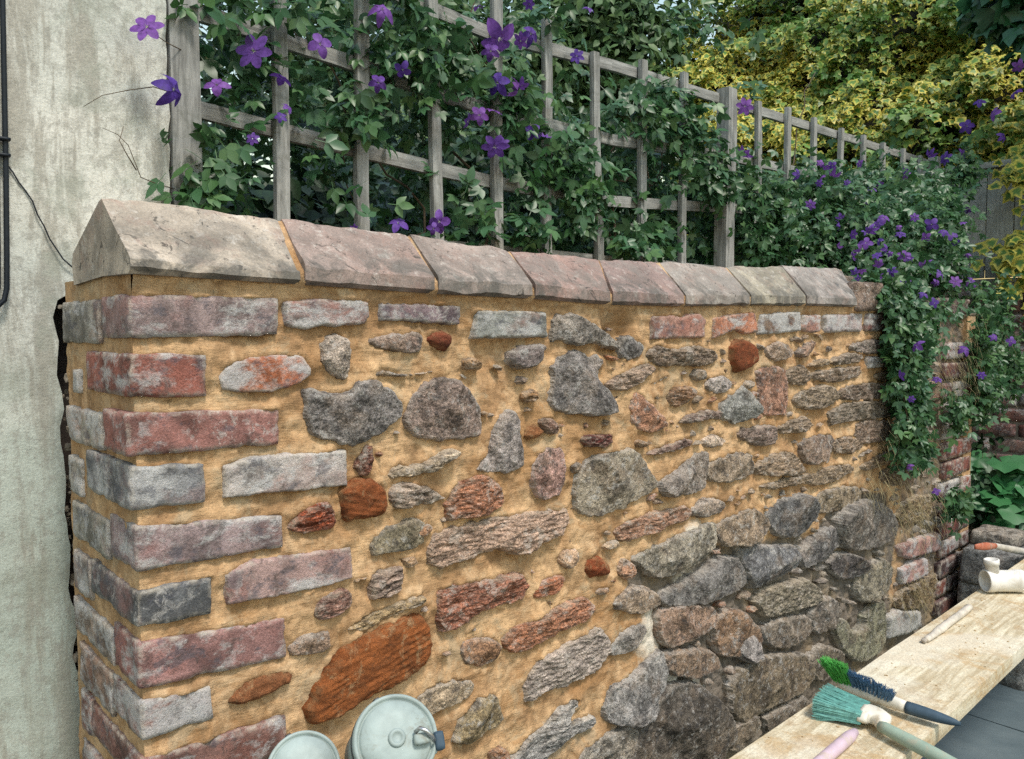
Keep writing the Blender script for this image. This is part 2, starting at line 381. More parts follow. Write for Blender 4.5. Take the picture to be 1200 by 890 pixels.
# kind, proud mm, colour as it looks, outline traced on the wall face
STONES = '''
b 7 140,112,112|332,353 352,350 386,349 420,350 432,354 434,371 428,381 410,382 395,384 378,383 360,388 346,386 333,381
b 6 118,104,116|443,354 490,355 540,358 539,382 520,381 505,380 470,378 444,378
b 6 125,135,140|556,362 598,363 640,365 642,396 600,397 554,398
g 20 140,136,134|650,374 660,370 672,367 682,371 692,377 710,386 720,394 728,403 726,410 712,407 700,402 688,403 676,405 662,400 652,402
g 8 104,102,108|729,398 738,393 750,399 757,408 752,418 744,423 733,423 726,416
b 7 152,116,108|761,370 790,368 800,371 806,367 818,366 827,374 826,397 795,398 763,399
b 7 166,110,86|834,371 858,368 880,364 884,366 889,391 875,393 862,388 848,393 836,399
b 7 108,92,82|890,368 914,365 938,364 938,389 912,392 889,393
b 6 160,126,118|941,369 961,368 961,390 950,391 939,387
b 6 156,146,152|966,368 988,367 1010,366 1010,390 988,390 967,391
b 6 102,86,88|1014,366 1046,366 1047,390 1014,389
b 4 164,98,68|255,440 262,430 272,423 300,418 330,414 355,415 366,432 365,441 352,450 338,456 318,461 300,461 275,461 260,458
g 12 168,158,152|378,403 386,396 397,393 410,396 411,418 411,440 406,446 398,444 386,434 379,422
g 12 146,128,122|436,398 446,392 465,391 483,388 496,389 496,413 480,416 462,413 450,411 438,405
g 9 190,170,150|434,438 444,434 455,433 470,438 488,437 505,434 518,431 512,436 500,440 478,442 455,442 440,441
o 10 140,76,54|500,398 508,390 518,387 531,392 531,404 524,413 514,411 506,406
f 9 150,122,92|545,421 552,418 561,419 566,434 556,435 546,434
g 18 116,108,110|600,416 612,407 626,405 640,404 643,409 637,420 632,429 618,433 603,430
g 24 124,120,126|361,458 368,456 380,458 392,463 404,463 414,456 424,449 434,446 447,450 462,458 471,470 475,480 473,488 460,500 445,511 430,519 418,522 402,520 390,517 372,511 366,498 363,478
g 22 138,124,120|484,470 490,460 500,453 510,446 524,442 536,445 548,453 558,465 564,478 566,496 564,511 545,514 515,517 495,513 484,503 479,492
g 18 150,145,148|567,544 574,533 578,516 585,497 590,484 599,480 607,485 611,498 614,520 617,538 614,549 600,554 585,554 575,555 559,551
g 22 126,122,128|652,432 658,421 668,414 678,412 688,414 693,420 700,416 708,421 710,429 704,435 701,445 710,454 718,466 720,482 704,486 686,486 668,484 655,479 648,470 652,455
f 14 150,132,120|716,448 730,439 745,430 756,425 764,426 769,437 756,445 744,456 730,459 718,456
f 20 118,104,92|764,419 767,407 778,404 792,410 804,408 815,404 826,406 835,409 842,414 840,426 826,429 810,430 790,428 776,432
o 20 148,82,50|857,410 860,402 868,398 880,400 888,408 889,420 884,429 872,436 865,436 859,428
g 18 158,140,128|898,410 904,402 914,399 923,402 928,410 924,420 914,424 904,421
g 13 150,124,110|933,414 942,406 950,402 957,398 957,408 951,416 944,420 936,418
f 8 140,122,100|952,429 960,422 970,420 976,422 974,428 962,431
g 12 174,168,170|827,452 833,443 843,439 853,441 859,449 855,459 843,463 832,459
g 20 132,138,142|848,472 858,464 866,460 872,451 877,458 880,467 887,482 878,491 866,497 856,494 847,490
g 12 152,118,104|889,437 896,431 910,430 922,433 924,452 924,472 923,485 908,488 895,485 890,470
f 12 136,106,82|785,470 787,458 796,453 806,451 816,458 812,466 804,472 794,479
g 10 184,140,118|739,474 743,462 750,460 758,467 766,476 774,486 781,498 772,506 762,508 750,503 742,494
f 14 118,102,98|798,494 804,488 816,484 830,480 846,481 846,492 832,493 816,496 801,498
f 9 152,118,82|611,464 618,457 626,455 632,461 629,471 618,474
f 9 126,100,90|634,493 642,489 652,492 658,502 654,510 645,510 638,504
o 10 184,124,80|615,512 621,502 631,498 640,506 634,513 622,517
f 14 98,52,48|680,514 690,510 705,509 720,508 719,521 710,526 698,525 686,525
g 14 164,134,130|627,547 631,534 640,527 652,525 663,528 665,548 664,566 659,579 648,585 636,586 628,577 625,562
g 26 138,132,122|680,562 686,548 696,538 712,533 726,529 742,527 752,532 758,543 765,553 772,563 771,572 758,581 742,590 726,598 708,605 694,605 682,598 678,580
f 13 122,98,94|760,532 770,527 784,520 800,514 811,514 813,521 804,527 790,530 772,535
g 9 192,176,164|825,518 831,511 841,508 850,514 852,519 842,525 830,526
f 18 126,112,108|865,508 874,501 890,499 910,498 912,512 908,520 896,524 884,522 873,518
f 14 130,116,102|912,500 924,494 936,489 948,488 951,498 944,506 930,509 915,510
g 18 130,124,122|773,567 782,560 793,554 802,546 812,538 822,532 832,528 832,545 828,560 828,574 812,582 796,581 785,583 775,577
g 18 136,124,112|831,546 842,538 856,533 870,530 882,533 885,546 882,557 870,563 852,566 838,565 831,558
f 18 140,124,108|887,546 898,538 912,532 926,528 936,536 946,553 936,559 918,557 905,560 890,556
g 18 136,120,112|940,516 956,511 975,508 981,518 974,530 964,540 953,546 944,541 938,530
f 18 178,164,146|459,557 466,549 476,545 484,547 494,544 504,541 512,533 522,528 533,527 536,532 526,540 518,547 512,554 498,556 486,560 474,559 463,563
f 14 152,138,128|459,578 466,567 480,566 492,568 506,572 518,578 526,584 516,590 500,593 484,594 466,599 461,590
o 14 160,92,50|400,582 404,572 416,564 430,562 444,566 453,575 456,590 453,603 440,608 424,609 405,612 402,598
f 8 122,78,66|417,548 422,534 428,520 436,522 439,536 438,550 431,561 423,559
f 10 140,74,50|339,619 347,606 360,597 376,588 388,590 393,602 394,614 388,622 372,624 356,627 343,624
b 6 166,160,166|261,546 300,534 350,530 406,527 408,571 380,573 360,576 310,580 262,586
f 14 160,112,88|526,592 532,576 544,566 560,558 574,558 584,566 591,578 589,594 578,602 560,606 545,609 530,611
g 10 128,122,106|436,642 443,628 456,619 470,612 498,607 499,632 494,642 476,647 455,650 440,656
b 6 154,130,132|263,673 300,656 350,648 412,640 414,679 385,688 330,700 265,711
f 18 172,148,134|507,645 516,628 540,617 575,608 610,603 640,600 662,598 665,614 656,628 640,634 622,645 602,650 588,645 572,648 550,657 524,668 508,662
f 16 150,116,98|724,620 738,611 755,604 778,599 800,592 813,598 810,609 792,616 770,624 750,631 730,638
g 14 156,144,136|808,602 816,590 828,585 842,583 851,590 849,600 838,605 820,608
f 14 148,130,122|434,692 438,675 448,668 462,667 472,664 472,680 468,692 455,700 436,703
f 10 130,100,92|369,716 376,704 388,696 402,689 415,696 413,711 402,719 388,726 372,728
f 8 166,146,114|408,740 420,728 440,716 462,706 490,697 500,702 488,711 470,719 448,730 428,742
g 10 152,130,116|341,762 350,751 364,744 386,739 389,757 378,766 362,770 345,771
o 22 172,102,52|364,834 370,815 378,798 390,778 404,765 420,752 438,742 460,734 490,722 500,728 504,745 505,768 498,782 484,792 468,800 450,811 436,817 422,824 405,836 388,845 370,849
o 12 164,106,68|267,823 278,810 294,799 314,791 332,785 346,790 342,802 326,811 308,819 286,829 272,828
f 20 152,102,84|518,714 521,698 532,688 550,684 575,680 598,675 612,674 621,686 613,703 600,709 582,714 565,719 552,730 540,738 522,741
g 14 182,156,134|654,654 659,646 668,643 677,643 677,655 670,667 661,666
f 12 158,104,78|627,697 633,685 644,679 654,676 663,674 661,688 652,696 642,701 630,703
o 14 160,82,46|687,672 690,658 698,653 707,654 714,662 718,672 708,677 694,679
f 12 162,126,104|724,668 729,656 738,655 745,664 746,675 738,681 728,678
g 9 186,164,140|707,641 716,634 727,633 729,641 720,645 711,645
g 14 162,146,132|716,710 722,699 734,692 748,688 762,692 775,699 778,708 766,716 752,722 738,720 724,715
f 18 162,114,90|594,748 602,739 620,731 638,722 656,713 674,706 690,701 698,713 692,727 676,735 656,742 640,752 622,762 606,767 597,759
g 14 166,130,104|540,767 546,755 560,749 574,747 588,754 587,768 576,780 562,783 548,778
f 20 164,156,154|618,818 622,798 630,782 648,767 668,757 690,746 705,738 713,748 715,764 706,780 697,791 682,797 664,805 644,811 628,822 620,824
g 18 150,147,150|714,769 718,757 727,745 740,736 757,729 759,744 752,757 740,766 724,771
g 12 166,152,134|484,842 488,820 504,808 522,801 556,797 557,814 544,823 522,832 500,843
g 20 134,122,98|534,864 541,846 553,834 563,819 576,815 586,822 594,843 582,855 568,863 556,872 544,876 535,872
f 20 152,154,160|600,892 622,868 644,848 664,824 680,819 677,834 663,848 678,845 692,839 700,845 692,859 672,864 658,874 645,890 640,898 604,898
g 22 142,141,146|711,836 716,814 728,803 744,791 760,776 775,762 781,778 778,796 768,815 762,836 748,849 728,850 715,846
f 10 152,108,78|576,884 586,874 596,880 598,892 578,896
g 16 152,148,142|678,890 696,872 716,860 738,848 751,858 748,880 744,900 686,904
g 24 142,138,130|744,655 762,644 786,634 815,620 838,611 842,628 840,641 828,656 812,667 795,675 772,679 760,668
g 24 112,112,118|777,704 788,692 808,682 830,670 849,654 866,656 874,670 878,684 866,694 846,703 826,709 805,712 788,711
g 22 142,128,114|839,624 848,612 866,603 886,596 897,603 904,612 901,625 888,634 868,641 850,640
g 22 92,96,106|902,604 912,592 926,585 941,579 953,587 959,600 953,614 943,626 928,633 912,626 904,616
g 24 98,104,118|871,643 890,641 912,642 933,640 936,655 932,668 914,678 898,685 885,691 878,676 873,660
g 20 104,105,114|941,654 948,642 958,630 968,620 989,618 991,634 980,646 968,655 956,663 947,669
g 26 112,110,110|984,606 994,594 1008,588 1026,587 1042,594 1052,608 1053,625 1042,636 1024,644 1004,646 990,641 984,624
g 16 92,86,92|974,660 982,650 996,648 1010,655 1014,667 1004,678 990,680 978,672
g 22 130,126,114|1007,684 1011,668 1024,660 1043,656 1048,672 1044,690 1036,701 1020,707 1009,703
b 12 160,126,124|1054,641 1066,634 1082,629 1101,624 1101,646 1082,651 1066,656 1056,653
b 12 172,136,134|1053,666 1070,659 1086,653 1087,675 1074,681 1057,687
g 18 126,128,114|979,732 990,726 998,730 1000,741 1010,740 1014,730 1012,722 1026,708 1038,704 1039,730 1039,750 1032,766 1018,775 1006,776 992,764 984,748
b 14 138,148,154|1040,726 1052,714 1064,717 1077,715 1079,735 1062,744 1040,749
f 16 108,94,70|1049,704 1062,690 1080,680 1099,674 1097,694 1086,708 1074,714 1056,713
g 18 150,128,116|774,718 790,711 812,709 838,711 843,726 836,740 820,748 804,756 788,762 778,750
g 18 130,106,88|840,728 856,717 872,717 886,728 896,745 892,762 876,770 858,771 843,766
g 24 150,146,148|868,757 876,748 885,745 894,755 891,770 880,778 871,770
g 14 130,112,98|779,768 798,763 820,761 841,765 846,782 832,793 812,796 786,792
g 30 92,88,84|758,856 766,838 780,820 796,804 816,802 834,814 848,830 858,848 858,868 846,886 838,904 790,908 744,908 748,880
f 16 126,121,110|888,706 900,692 922,685 946,679 961,690 967,704 950,712 926,719 902,724
g 16 126,117,108|894,740 908,730 930,724 951,722 953,742 940,754 922,762 904,758
g 14 118,112,106|951,724 962,706 974,700 986,707 986,726 974,740 957,744
g 22 112,104,92|862,806 874,786 894,774 920,769 946,769 957,788 950,806 936,817 914,827 896,836 878,848 862,836
g 14 120,112,102|858,860 872,846 890,836 894,854 880,872 860,888
g 14 112,106,98|950,774 966,756 984,762 990,776 980,792 960,802
g 14 106,100,94|900,842 926,826 946,818 952,828 930,846 904,862
f 14 126,112,98|922,441 928,431 940,427 950,434 951,446 942,453 928,451
f 16 132,120,106|931,468 940,458 956,453 974,451 985,462 978,474 960,480 944,481 934,476
f 14 124,110,98|953,440 966,434 984,431 1008,429 1009,441 994,447 974,449 958,446
f 12 126,116,108|974,421 988,415 1002,412 1012,415 1010,425 994,428 978,428
f 14 114,101,92|984,457 1000,450 1020,448 1041,450 1042,465 1022,470 1002,471 987,468
f 16 114,106,97|971,484 990,474 1014,470 1051,469 1053,487 1030,492 1004,494 978,499
f 12 122,114,112|998,404 1014,398 1032,397 1042,405 1040,414 1020,416 1002,414
b 10 84,70,76|1017,417 1036,416 1037,431 1018,433
f 14 122,106,96|1004,497 1020,492 1038,492 1052,500 1050,514 1030,519 1010,521 1003,512
f 12 132,116,102|974,518 986,512 1002,512 1013,520 1006,530 986,534 976,528
f 14 122,106,86|1008,548 1022,538 1036,530 1052,528 1050,538 1036,546 1018,553
g 16 108,92,78|1034,556 1046,544 1062,538 1081,539 1082,555 1070,567 1052,570 1038,566
f 14 132,118,102|946,566 960,553 976,546 1002,543 998,556 982,564 962,571
g 14 130,120,106|953,588 966,576 986,570 1010,571 1010,584 996,594 976,602 958,602
f 14 118,104,80|1053,604 1062,590 1076,582 1092,580 1093,600 1080,612 1060,614
f 12 132,118,102|889,570 908,563 934,558 962,553 958,564 932,569 906,576
f 10 126,112,98|1028,436 1046,434 1050,444 1036,447 1026,444
g 12 140,126,112|820,448 812,440 818,432 828,434 830,444
f 8 150,118,84|700,462 712,464 716,474 706,479 699,472
f 8 138,112,88|748,514 760,518 758,526 746,524
g 10 150,134,120|672,556 668,546 676,540 684,544 682,554
g 9 168,136,112|700,690 712,686 718,694 708,700 698,698
f 9 150,112,84|488,622 502,612 510,618 500,630 488,632
f 9 160,130,100|470,655 486,650 492,660 478,668
'''
recs = []
for ln in STONES.strip().splitlines():
    a, pts = ln.split('|'); kind, proud, colr = a.split()
    recs.append((kind, float(proud) / 1000, tuple(int(q) for q in colr.split(',')), poly(pts)))

def seg_dist(P, Q):
    """distance of points P (n,2) to closed polyline Q (m,2), and inside flag"""
    A = Q; B = np.roll(Q, -1, 0); AB = B - A
    L = (AB ** 2).sum(1) + 1e-18
    t = np.clip(((P[:, None] - A[None]) * AB[None]).sum(2) / L, 0, 1)
    D = np.linalg.norm(P[:, None] - (A[None] + t[..., None] * AB[None]), axis=2).min(1)
    c = ((A[None, :, 1] > P[:, None, 1]) != (B[None, :, 1] > P[:, None, 1]))
    xi = A[None, :, 0] + (P[:, None, 1] - A[None, :, 1]) * AB[None, :, 0] / np.where(np.abs(AB[None, :, 1]) < 1e-12, 1e-12, AB[None, :, 1])
    ins = ((c & (P[:, None, 0] < xi)).sum(1) % 2) == 1
    return D, ins
def smooth_outline(P, ds, chaikin, amp, seed):
    P = np.asarray(P, float)
    for _ in range(chaikin):
        N = np.roll(P, -1, 0); P = np.stack([P * .75 + N * .25, P * .25 + N * .75], 1).reshape(-1, 2)
    N = np.roll(P, -1, 0); L = np.linalg.norm(N - P, axis=1); cum = np.concatenate([[0], np.cumsum(L)]); tot = cum[-1]
    n = max(14, int(tot / ds)); s = np.arange(n) * tot / n
    C = np.concatenate([P, P[:1]]); R = np.stack([np.interp(s, cum, C[:, 0]), np.interp(s, cum, C[:, 1])], 1)
    T = np.roll(R, -1, 0) - np.roll(R, 1, 0); T /= np.linalg.norm(T, axis=1)[:, None] + 1e-12; Nn = np.stack([T[:, 1], -T[:, 0]], 1)
    k = np.column_stack([R * 48, np.full(n, seed)])
    R = R + Nn * (amp * fbm(k, 3, .5))[:, None]
    return R
def piece(poly_xz, ds, chaikin, amp, seed, hfun):
    """faceted relief piece over an outline in the wall plane: V (x, y, z), F, rim"""
    Q = smooth_outline(poly_xz, ds, chaikin, amp, seed)
    lo, hi = Q.min(0), Q.max(0); gx = np.arange(lo[0], hi[0], ds); gz = np.arange(lo[1], hi[1], ds * .87)
    G = np.array([(x + (ds / 2 if j % 2 else 0), z) for j, z in enumerate(gz) for x in gx])
    G = G + RNG.uniform(-.22, .22, G.shape) * ds
    d, ins = seg_dist(G, Q); G = G[ins & (d > ds * .55)]
    allp = np.concatenate([Q, G]); nb = len(Q)
    v, e, f, ov, oe, of = delaunay_2d_cdt([Vector(p) for p in allp], [], [list(range(nb))], 1, 1e-6)
    W = np.array([tuple(p) for p in v]); d, _ = seg_dist(W, Q)
    isb = np.array([any(i < nb for i in o) for o in ov]); d[isb] = 0
    h = hfun(W, d)
    V = np.column_stack([W[:, 0], -h, W[:, 1]]); F = [list(q) for q in f]
    # back skirt
    cnt = {}
    for q in F:
        for i in range(len(q)):
            a, b = q[i], q[(i + 1) % len(q)]
            cnt[(a, b)] = 1
    bd = [(a, b) for (a, b) in cnt if (b, a) not in cnt]
    m = {}; V2 = []
    for a, b in bd:
        for i in (a, b):
            if i not in m: m[i] = len(V) + len(V2); V2.append((V[i][0], .06, V[i][2]))
    V = np.concatenate([V, np.array(V2)]) if V2 else V
    F += [[b, a, m[a], m[b]] for a, b in bd]
    # orientation: front faces must look towards -y
    q = F[0]; n = np.cross(V[q[1]] - V[q[0]], V[q[2]] - V[q[0]])
    if n[1] > 0: F = [p[::-1] for p in F]
    rim = np.concatenate([np.exp(-(d / .006) ** 2), np.ones(len(V2))])
    return V, F, rim, Q
outlines = []; stone_h = []
for si, (kind, proud, colr, px) in enumerate(recs):
    P = np.array([on(x, y, 1, -proud * .4)[[0, 2]] for x, y in px])
    c = P.mean(0); P = c + (P - c) * (1.0 if kind == 'b' else 1.06); proud *= 1.0 if kind == 'b' else 1.0
    Z = depth((c[0], 0, c[1])); ds = max(.0028, min(.007, .0024 * Z))
    rs = np.random.default_rng(100 + si)
    A = P - c; size = np.sqrt(np.abs(np.sum(P[:, 0] * np.roll(P[:, 1], -1) - P[:, 1] * np.roll(P[:, 0], -1))) / 2)
    # bedding direction: principal axis
    ev, evec = np.linalg.eigh(A.T @ A); bed = evec[:, 1]; crs = evec[:, 0]
    if kind == 'b': proud = max(proud, .005)
    planes = [(rs.uniform(.85, 1.35) * proud, rs.uniform(-.42, .42, 2)) for _ in range(rs.integers(3, 6))]
    def hf(W, d, kind=kind, proud=proud, planes=planes, c=c, bed=bed, crs=crs, size=size, si=si):
        w3 = np.column_stack([W, np.full(len(W), si * 3.17)]); base = -.010
        if kind == 'b':
            r = .0045; t = np.clip(d / r, 0, 1); f = np.sqrt(1 - (1 - t) ** 2)
            top = proud + .0012 * fbm(w3 * 30, 3) + .0050 * np.minimum(0, fbm(w3 * 26 + 5, 5, .6) + .10 + .5 * np.clip(d / .02, 0, 1))
            return base + (top - base) * f
        r = .0065 if kind != 'o' else .012; t = np.clip(d / r, 0, 1); f = (1 - (1 - t) ** 2.2) ** .7
        r2 = min(.024, .4 * size); ch = np.clip(1 - d / r2, 0, 1) ** 1.6 * np.clip(.35 + .9 * fbm(w3 * 16 + 8, 3), 0, 1)
        off = W - c; top = np.full(len(W), 9.0)
        if kind == 'o':
            top = proud * (1 - .35 * np.clip(np.linalg.norm(off, axis=1) / size, 0, 1.2) ** 2)
        else:
            for a, g in planes: top = np.minimum(top, a + (off + .004 * fbm(w3 * 25, 3)[:, None]) @ g)
        top = np.maximum(top - .55 * proud * ch, proud * .22)
        along = off @ bed; across = off @ crs
        if kind == 'f':
            q = np.column_stack([along * (16 + 14 * ((si * .37) % 1)), across * (60 + 50 * ((si * .61) % 1)), np.full(len(W), si * 1.7)])
            top = top + .0036 * ridged(q, 3) + .0026 * fbm(w3 * 60, 5, .66)
        elif kind == 'o':
            q = across * (620 if size > .06 else 480) + 3.2 * fbm(np.column_stack([along * 16, across * 30, np.full(len(W), si)]), 3)
            top = top + (.0012 if size > .06 else .0006) * np.sin(q) * np.clip(fbm(w3 * 18, 2) + .6, 0, 1.3) + .0016 * fbm(w3 * 70, 4, .6)
        else:
            top = top + .0024 * fbm(w3 * 34, 6, .62) + .0014 * ridged(w3 * 62, 5)
        return base + (top - base) * f
    V, F, rim, Q = piece(P, ds, 0 if kind == 'b' or si % 3 == 0 else 1, .0014 if kind == 'b' else min(.0042, .05 * size), si * 5.3, hf)
    outlines.append(Q)
    base = stone_col(colr, kind)
    mat = {'g': MS, 'f': MF, 'o': MO, 'b': MB}[kind]
    o = mk('brick' if kind == 'b' else 'stone', V, F, mat, wall, attrs={'rim': rim}, color=base, smooth=kind in 'bo')

# corner bricks: front quad TL TR BR BL, pixel x of the back end of the end face, colour
CORNER = [
 ('156,344 327,349 327,394 155,397', 120, (148, 132, 138)), ('152,414 243,415 245,466 152,467', 103, (140, 86, 78)),
 ('147,484 328,479 328,522 148,537', 128, (150, 106, 104)), ('152,546 241,543 242,590 153,601', 106, (122, 130, 146)),
 ('166,616 332,604 333,642 174,669', 130, (146, 130, 138)), ('160,694 250,675 249,721 160,738', 110, (94, 104, 120)),
 ('164,753 336,724 337,771 163,810', 135, (150, 112, 114)), ('164,823 247,804 252,843 167,870', 133, (142, 114, 112)),
 ('166,892 336,839 338,884 168,936', 110, (132, 98, 94)), ('166,950 246,922 248,966 168,1000', 133, (130, 110, 112)),
 ('166,1014 336,958 338,1004 168,1062', 110, (136, 104, 100))]
def brickbox(name, corners, dy, colr, parent, seed, r=.0038, res=.0075):
    """front quad corners TL TR BR BL (x, z) at y = y0, going back dy[1]"""
    (a, b, c, d) = [np.array(q) for q in corners]; y0, y1 = dy
    w_ = np.linalg.norm(b - a); h_ = np.linalg.norm(a - d); t_ = y1 - y0
    nx, ny, nz = max(3, int(w_ / res)), max(3, int(t_ / res)), max(3, int(h_ / res))
    P, F = subbox(nx, ny, nz); Rr = rounded(P, (w_, t_, h_), r)
    u = Rr[:, 0] / w_ + .5; vv = Rr[:, 2] / h_ + .5; yy = Rr[:, 1] + (y0 + y1) / 2
    XZ = (d[None] * (1 - u)[:, None] + c[None] * u[:, None]) * (1 - vv)[:, None] + (a[None] * (1 - u)[:, None] + b[None] * u[:, None]) * vv[:, None]
    V = np.column_stack([XZ[:, 0], yy, XZ[:, 1]])
    n = Rr / (np.linalg.norm(Rr, axis=1)[:, None] + 1e-9)
    k = .0014 * fbm(V * 32 + seed * 7.7, 3) + .0048 * np.minimum(0, fbm(V * 26 + seed * 3.1, 5, .6) + .06)
    ed = np.sort(np.abs(Rr) / (np.array([w_, t_, h_]) / 2), axis=1)
    nn = np.where(np.abs(Rr) > np.array([w_, t_, h_]) / 2 - r * 1.01, np.sign(Rr), 0); nn = nn / (np.linalg.norm(nn, axis=1)[:, None] + 1e-9)
    V = V + nn * k[:, None]
    dist = np.sort(np.array([w_, t_, h_]) / 2 - np.abs(Rr), axis=1)[:, 1]
    return mk(name, V, F, MB, parent, attrs={'rim': np.exp(-(dist / .005) ** 2)}, color=stone_col(colr, 'b') * .92)
END_OUT = []; YB = .332
for k, (q, xb, colr) in enumerate(CORNER):
    px = poly(q); C4 = [on(x, y, 1, -.004)[[0, 2]] for x, y in px]
    for i_ in (0, 3): C4[i_][0] = min(C4[i_][0], XC - .002)
    yb = on(xb, (px[0][1] + px[3][1]) / 2, 0, XC)[1]
    brickbox('brick', C4, (-.004, max(.09, min(.30, yb))), colr, wall, k)
    outlines.append(np.array(C4)); z0, z1 = C4[3][1], C4[0][1]
    END_OUT.append(np.array([(-.01, z0), (yb, z0), (yb, z1), (-.01, z1)]))
ENDB = [(74, 118, 354, 402, (140, 140, 138)), (86, 94, 432, 460, (160, 140, 110)), (78, 121, 474, 514, (168, 166, 160)),
        (81, 97, 532, 575, (150, 145, 140)), (86, 129, 585, 627, (142, 142, 138)), (87, 108, 642, 687, (150, 142, 142)),
        (88, 134, 697, 735, (146, 132, 124)), (94, 132, 750, 796, (140, 118, 108)), (96, 109, 805, 850, (150, 110, 104)),
        (97, 132, 862, 910, (140, 120, 118)), (97, 109, 920, 965, (146, 112, 106))]
for k, (xa, xb, ya, yb_, colr) in enumerate(ENDB):
    pa = on(xa, ya, 0, XC); y1 = min(pa[1], YB - .004); z1 = pa[2]; z0 = on(xa, yb_, 0, XC)[2]; y0 = on(xb, (ya + yb_) / 2 + (xb - xa) * .5, 0, XC)[1]
    xs = XC - .003; V4 = [(xs, z1), (.09, z1), (.09, z0), (xs, z0)]
    brickbox('brick', V4, (y0, y1), colr, wall, 40 + k)
    END_OUT.append(np.array([(y0, z0), (y1, z0), (y1, z1), (y0, z1)]))

# far brick end pier of the same wall
PIER = []
zc = .06; k = 0; rs = random.Random(5)
while zc < 1.30:
    cuts = [2.96, 3.07, 3.19, 3.29] if k % 2 else [2.955, 3.175, 3.29]
    for a, b in zip(cuts[:-1], cuts[1:]):
        colr = rs.choice([(104, 62, 58), (92, 60, 60), (120, 72, 66), (84, 66, 70), (112, 80, 74)])
        C4 = [(a + .006, zc + .066), (b - .006, zc + .066 + rs.uniform(-.003, .003)), (b - .006, zc), (a + .006, zc + rs.uniform(-.003, .003))]
        brickbox('brick', C4, (-.004 + rs.uniform(-.006, .004), .1), colr, wall, 80 + k, res=.014)
        outlines.append(np.array(C4))
    zc += .079; k += 1

# small filler stones and chips between the big ones
def near_any(p, r):
    for Q in outlines:
        lo, hi = Q.min(0) - r, Q.max(0) + r
        if lo[0] < p[0] < hi[0] and lo[1] < p[1] < hi[1]:
            d, i = seg_dist(p[None], Q)
            if i[0] or d[0] < r: return True
    return False
rf = np.random.default_rng(77); nfill = 0
for tries in range(2600):
    if nfill >= 190: break
    if tries % 6 == 0: x, z = rf.uniform(.25, 1.2), rf.uniform(.75, 1.36); r = rf.uniform(.006, .013)
    elif tries % 3 == 1 or tries % 6 == 3: x, z = rf.uniform(1.2, 2.0), rf.uniform(.45, 1.36); r = rf.uniform(.009, .019)
    else: x, z = rf.uniform(1.7, 2.94), rf.uniform(.30, 1.34); r = rf.uniform(.009, .026)
    p = np.array([x, z])
    if near_any(p, r * .95 + .002): continue
    n = rf.integers(6, 10); an = np.sort(rf.uniform(0, 6.28, n)); asp = rf.uniform(1.1, 1.9) ; rot = rf.uniform(-.25, .35)
    e = np.column_stack([np.cos(an) * asp, np.sin(an) * .8]) * r * rf.uniform(.75, 1.1, (n, 1)); e = e @ np.array([[math.cos(rot), math.sin(rot)], [-math.sin(rot), math.cos(rot)]]); P = p + e
    oldish = x > 1.6 and z < 1.0
    colr = np.array([(150, 116, 80), (160, 124, 88), (150, 132, 114), (132, 112, 96), (146, 96, 66), (168, 150, 130)] if not oldish else [(112, 106, 98), (126, 118, 106), (104, 96, 90), (130, 112, 96), (120, 122, 122)])[rf.integers(5)]
    pr = r * rf.uniform(.35, .7)
    def hf(W, d, pr=pr, p=p, r=r, k=tries):
        w3 = np.column_stack([W, np.full(len(W), k * 1.3)]); g = rf.uniform(-.4, .4, 2)
        return -.006 + (pr + .006 + (W - p) @ g * .5 + .0018 * ridged(w3 * 80, 3)) * (1 - (1 - np.clip(d / (r * .5), 0, 1)) ** 2) ** .7
    V, F, rim, Q = piece(P, max(.0028, .0026 * depth((x, 0, z))), 1, r * .12, tries * 2.1, hf); outlines.append(Q); nfill += 1
    mk('stone', V, F, MS if rf.uniform() < .5 else MF, wall, attrs={'rim': rim}, color=lin(colr), smooth=False)

# mortar: front sheet
def mask_poly(P, pxs, y=0.0):
    Q = np.array([on(x, yy, 1, y)[[0, 2]] for x, yy in pxs]); d, i = seg_dist(P, Q); return np.where(i, d, -d)
XE = 3.30
xs = [XC + .004]
while xs[-1] < XE: xs.append(xs[-1] + max(.0036, .0026 * depth((xs[-1], 0, 1.2))))
xs = np.array(xs); zs = np.arange(0.0, 1.435, .0048)
GX, GZ = np.meshgrid(xs, zs); P2 = np.column_stack([GX.ravel(), GZ.ravel()]); NN = len(P2)
dm = np.full(NN, .05); ins = np.zeros(NN, bool); lap = np.zeros(NN); und = np.zeros(NN)
for Q in outlines:
    lo, hi = Q.min(0) - .03, Q.max(0) + .03
    s = np.where((P2[:, 0] > lo[0]) & (P2[:, 0] < hi[0]) & (P2[:, 1] > lo[1]) & (P2[:, 1] < hi[1]))[0]
    if len(s) == 0: continue
    d, i = seg_dist(P2[s], Q); dm[s] = np.minimum(dm[s], d); ins[s] |= i
    cz_ = (Q[:, 1].max() + Q[:, 1].min()) / 2; hh = (Q[:, 1].max() - Q[:, 1].min()) / 2; dd = np.where(i, -d, d)
    upw = np.clip((P2[s, 1] - cz_) / (hh + .006) * .9 + .25, -.35, 1)
    lap[s] = np.maximum(lap[s], np.where(upw > 0, upw * np.exp(-np.maximum(dd + .003, 0) / .014) * np.where(dd < -.003, np.clip(1 + (dd + .003) / .008, 0, 1), 1), -9)); und[s] = np.maximum(und[s], np.where((upw < 0) & ~i, -upw * np.exp(-d / .012), 0))
w3 = np.column_stack([P2[:, 0], np.zeros(NN), P2[:, 1]])
oldz = [(700, 910), (722, 862), (752, 846), (764, 800), (776, 768), (764, 712), (742, 700), (742, 662), (850, 640), (880, 636), (960, 628), (986, 575), (1040, 578), (1056, 620), (1050, 660), (1046, 712), (1090, 712), (1160, 712), (1160, 1400), (560, 1400)]
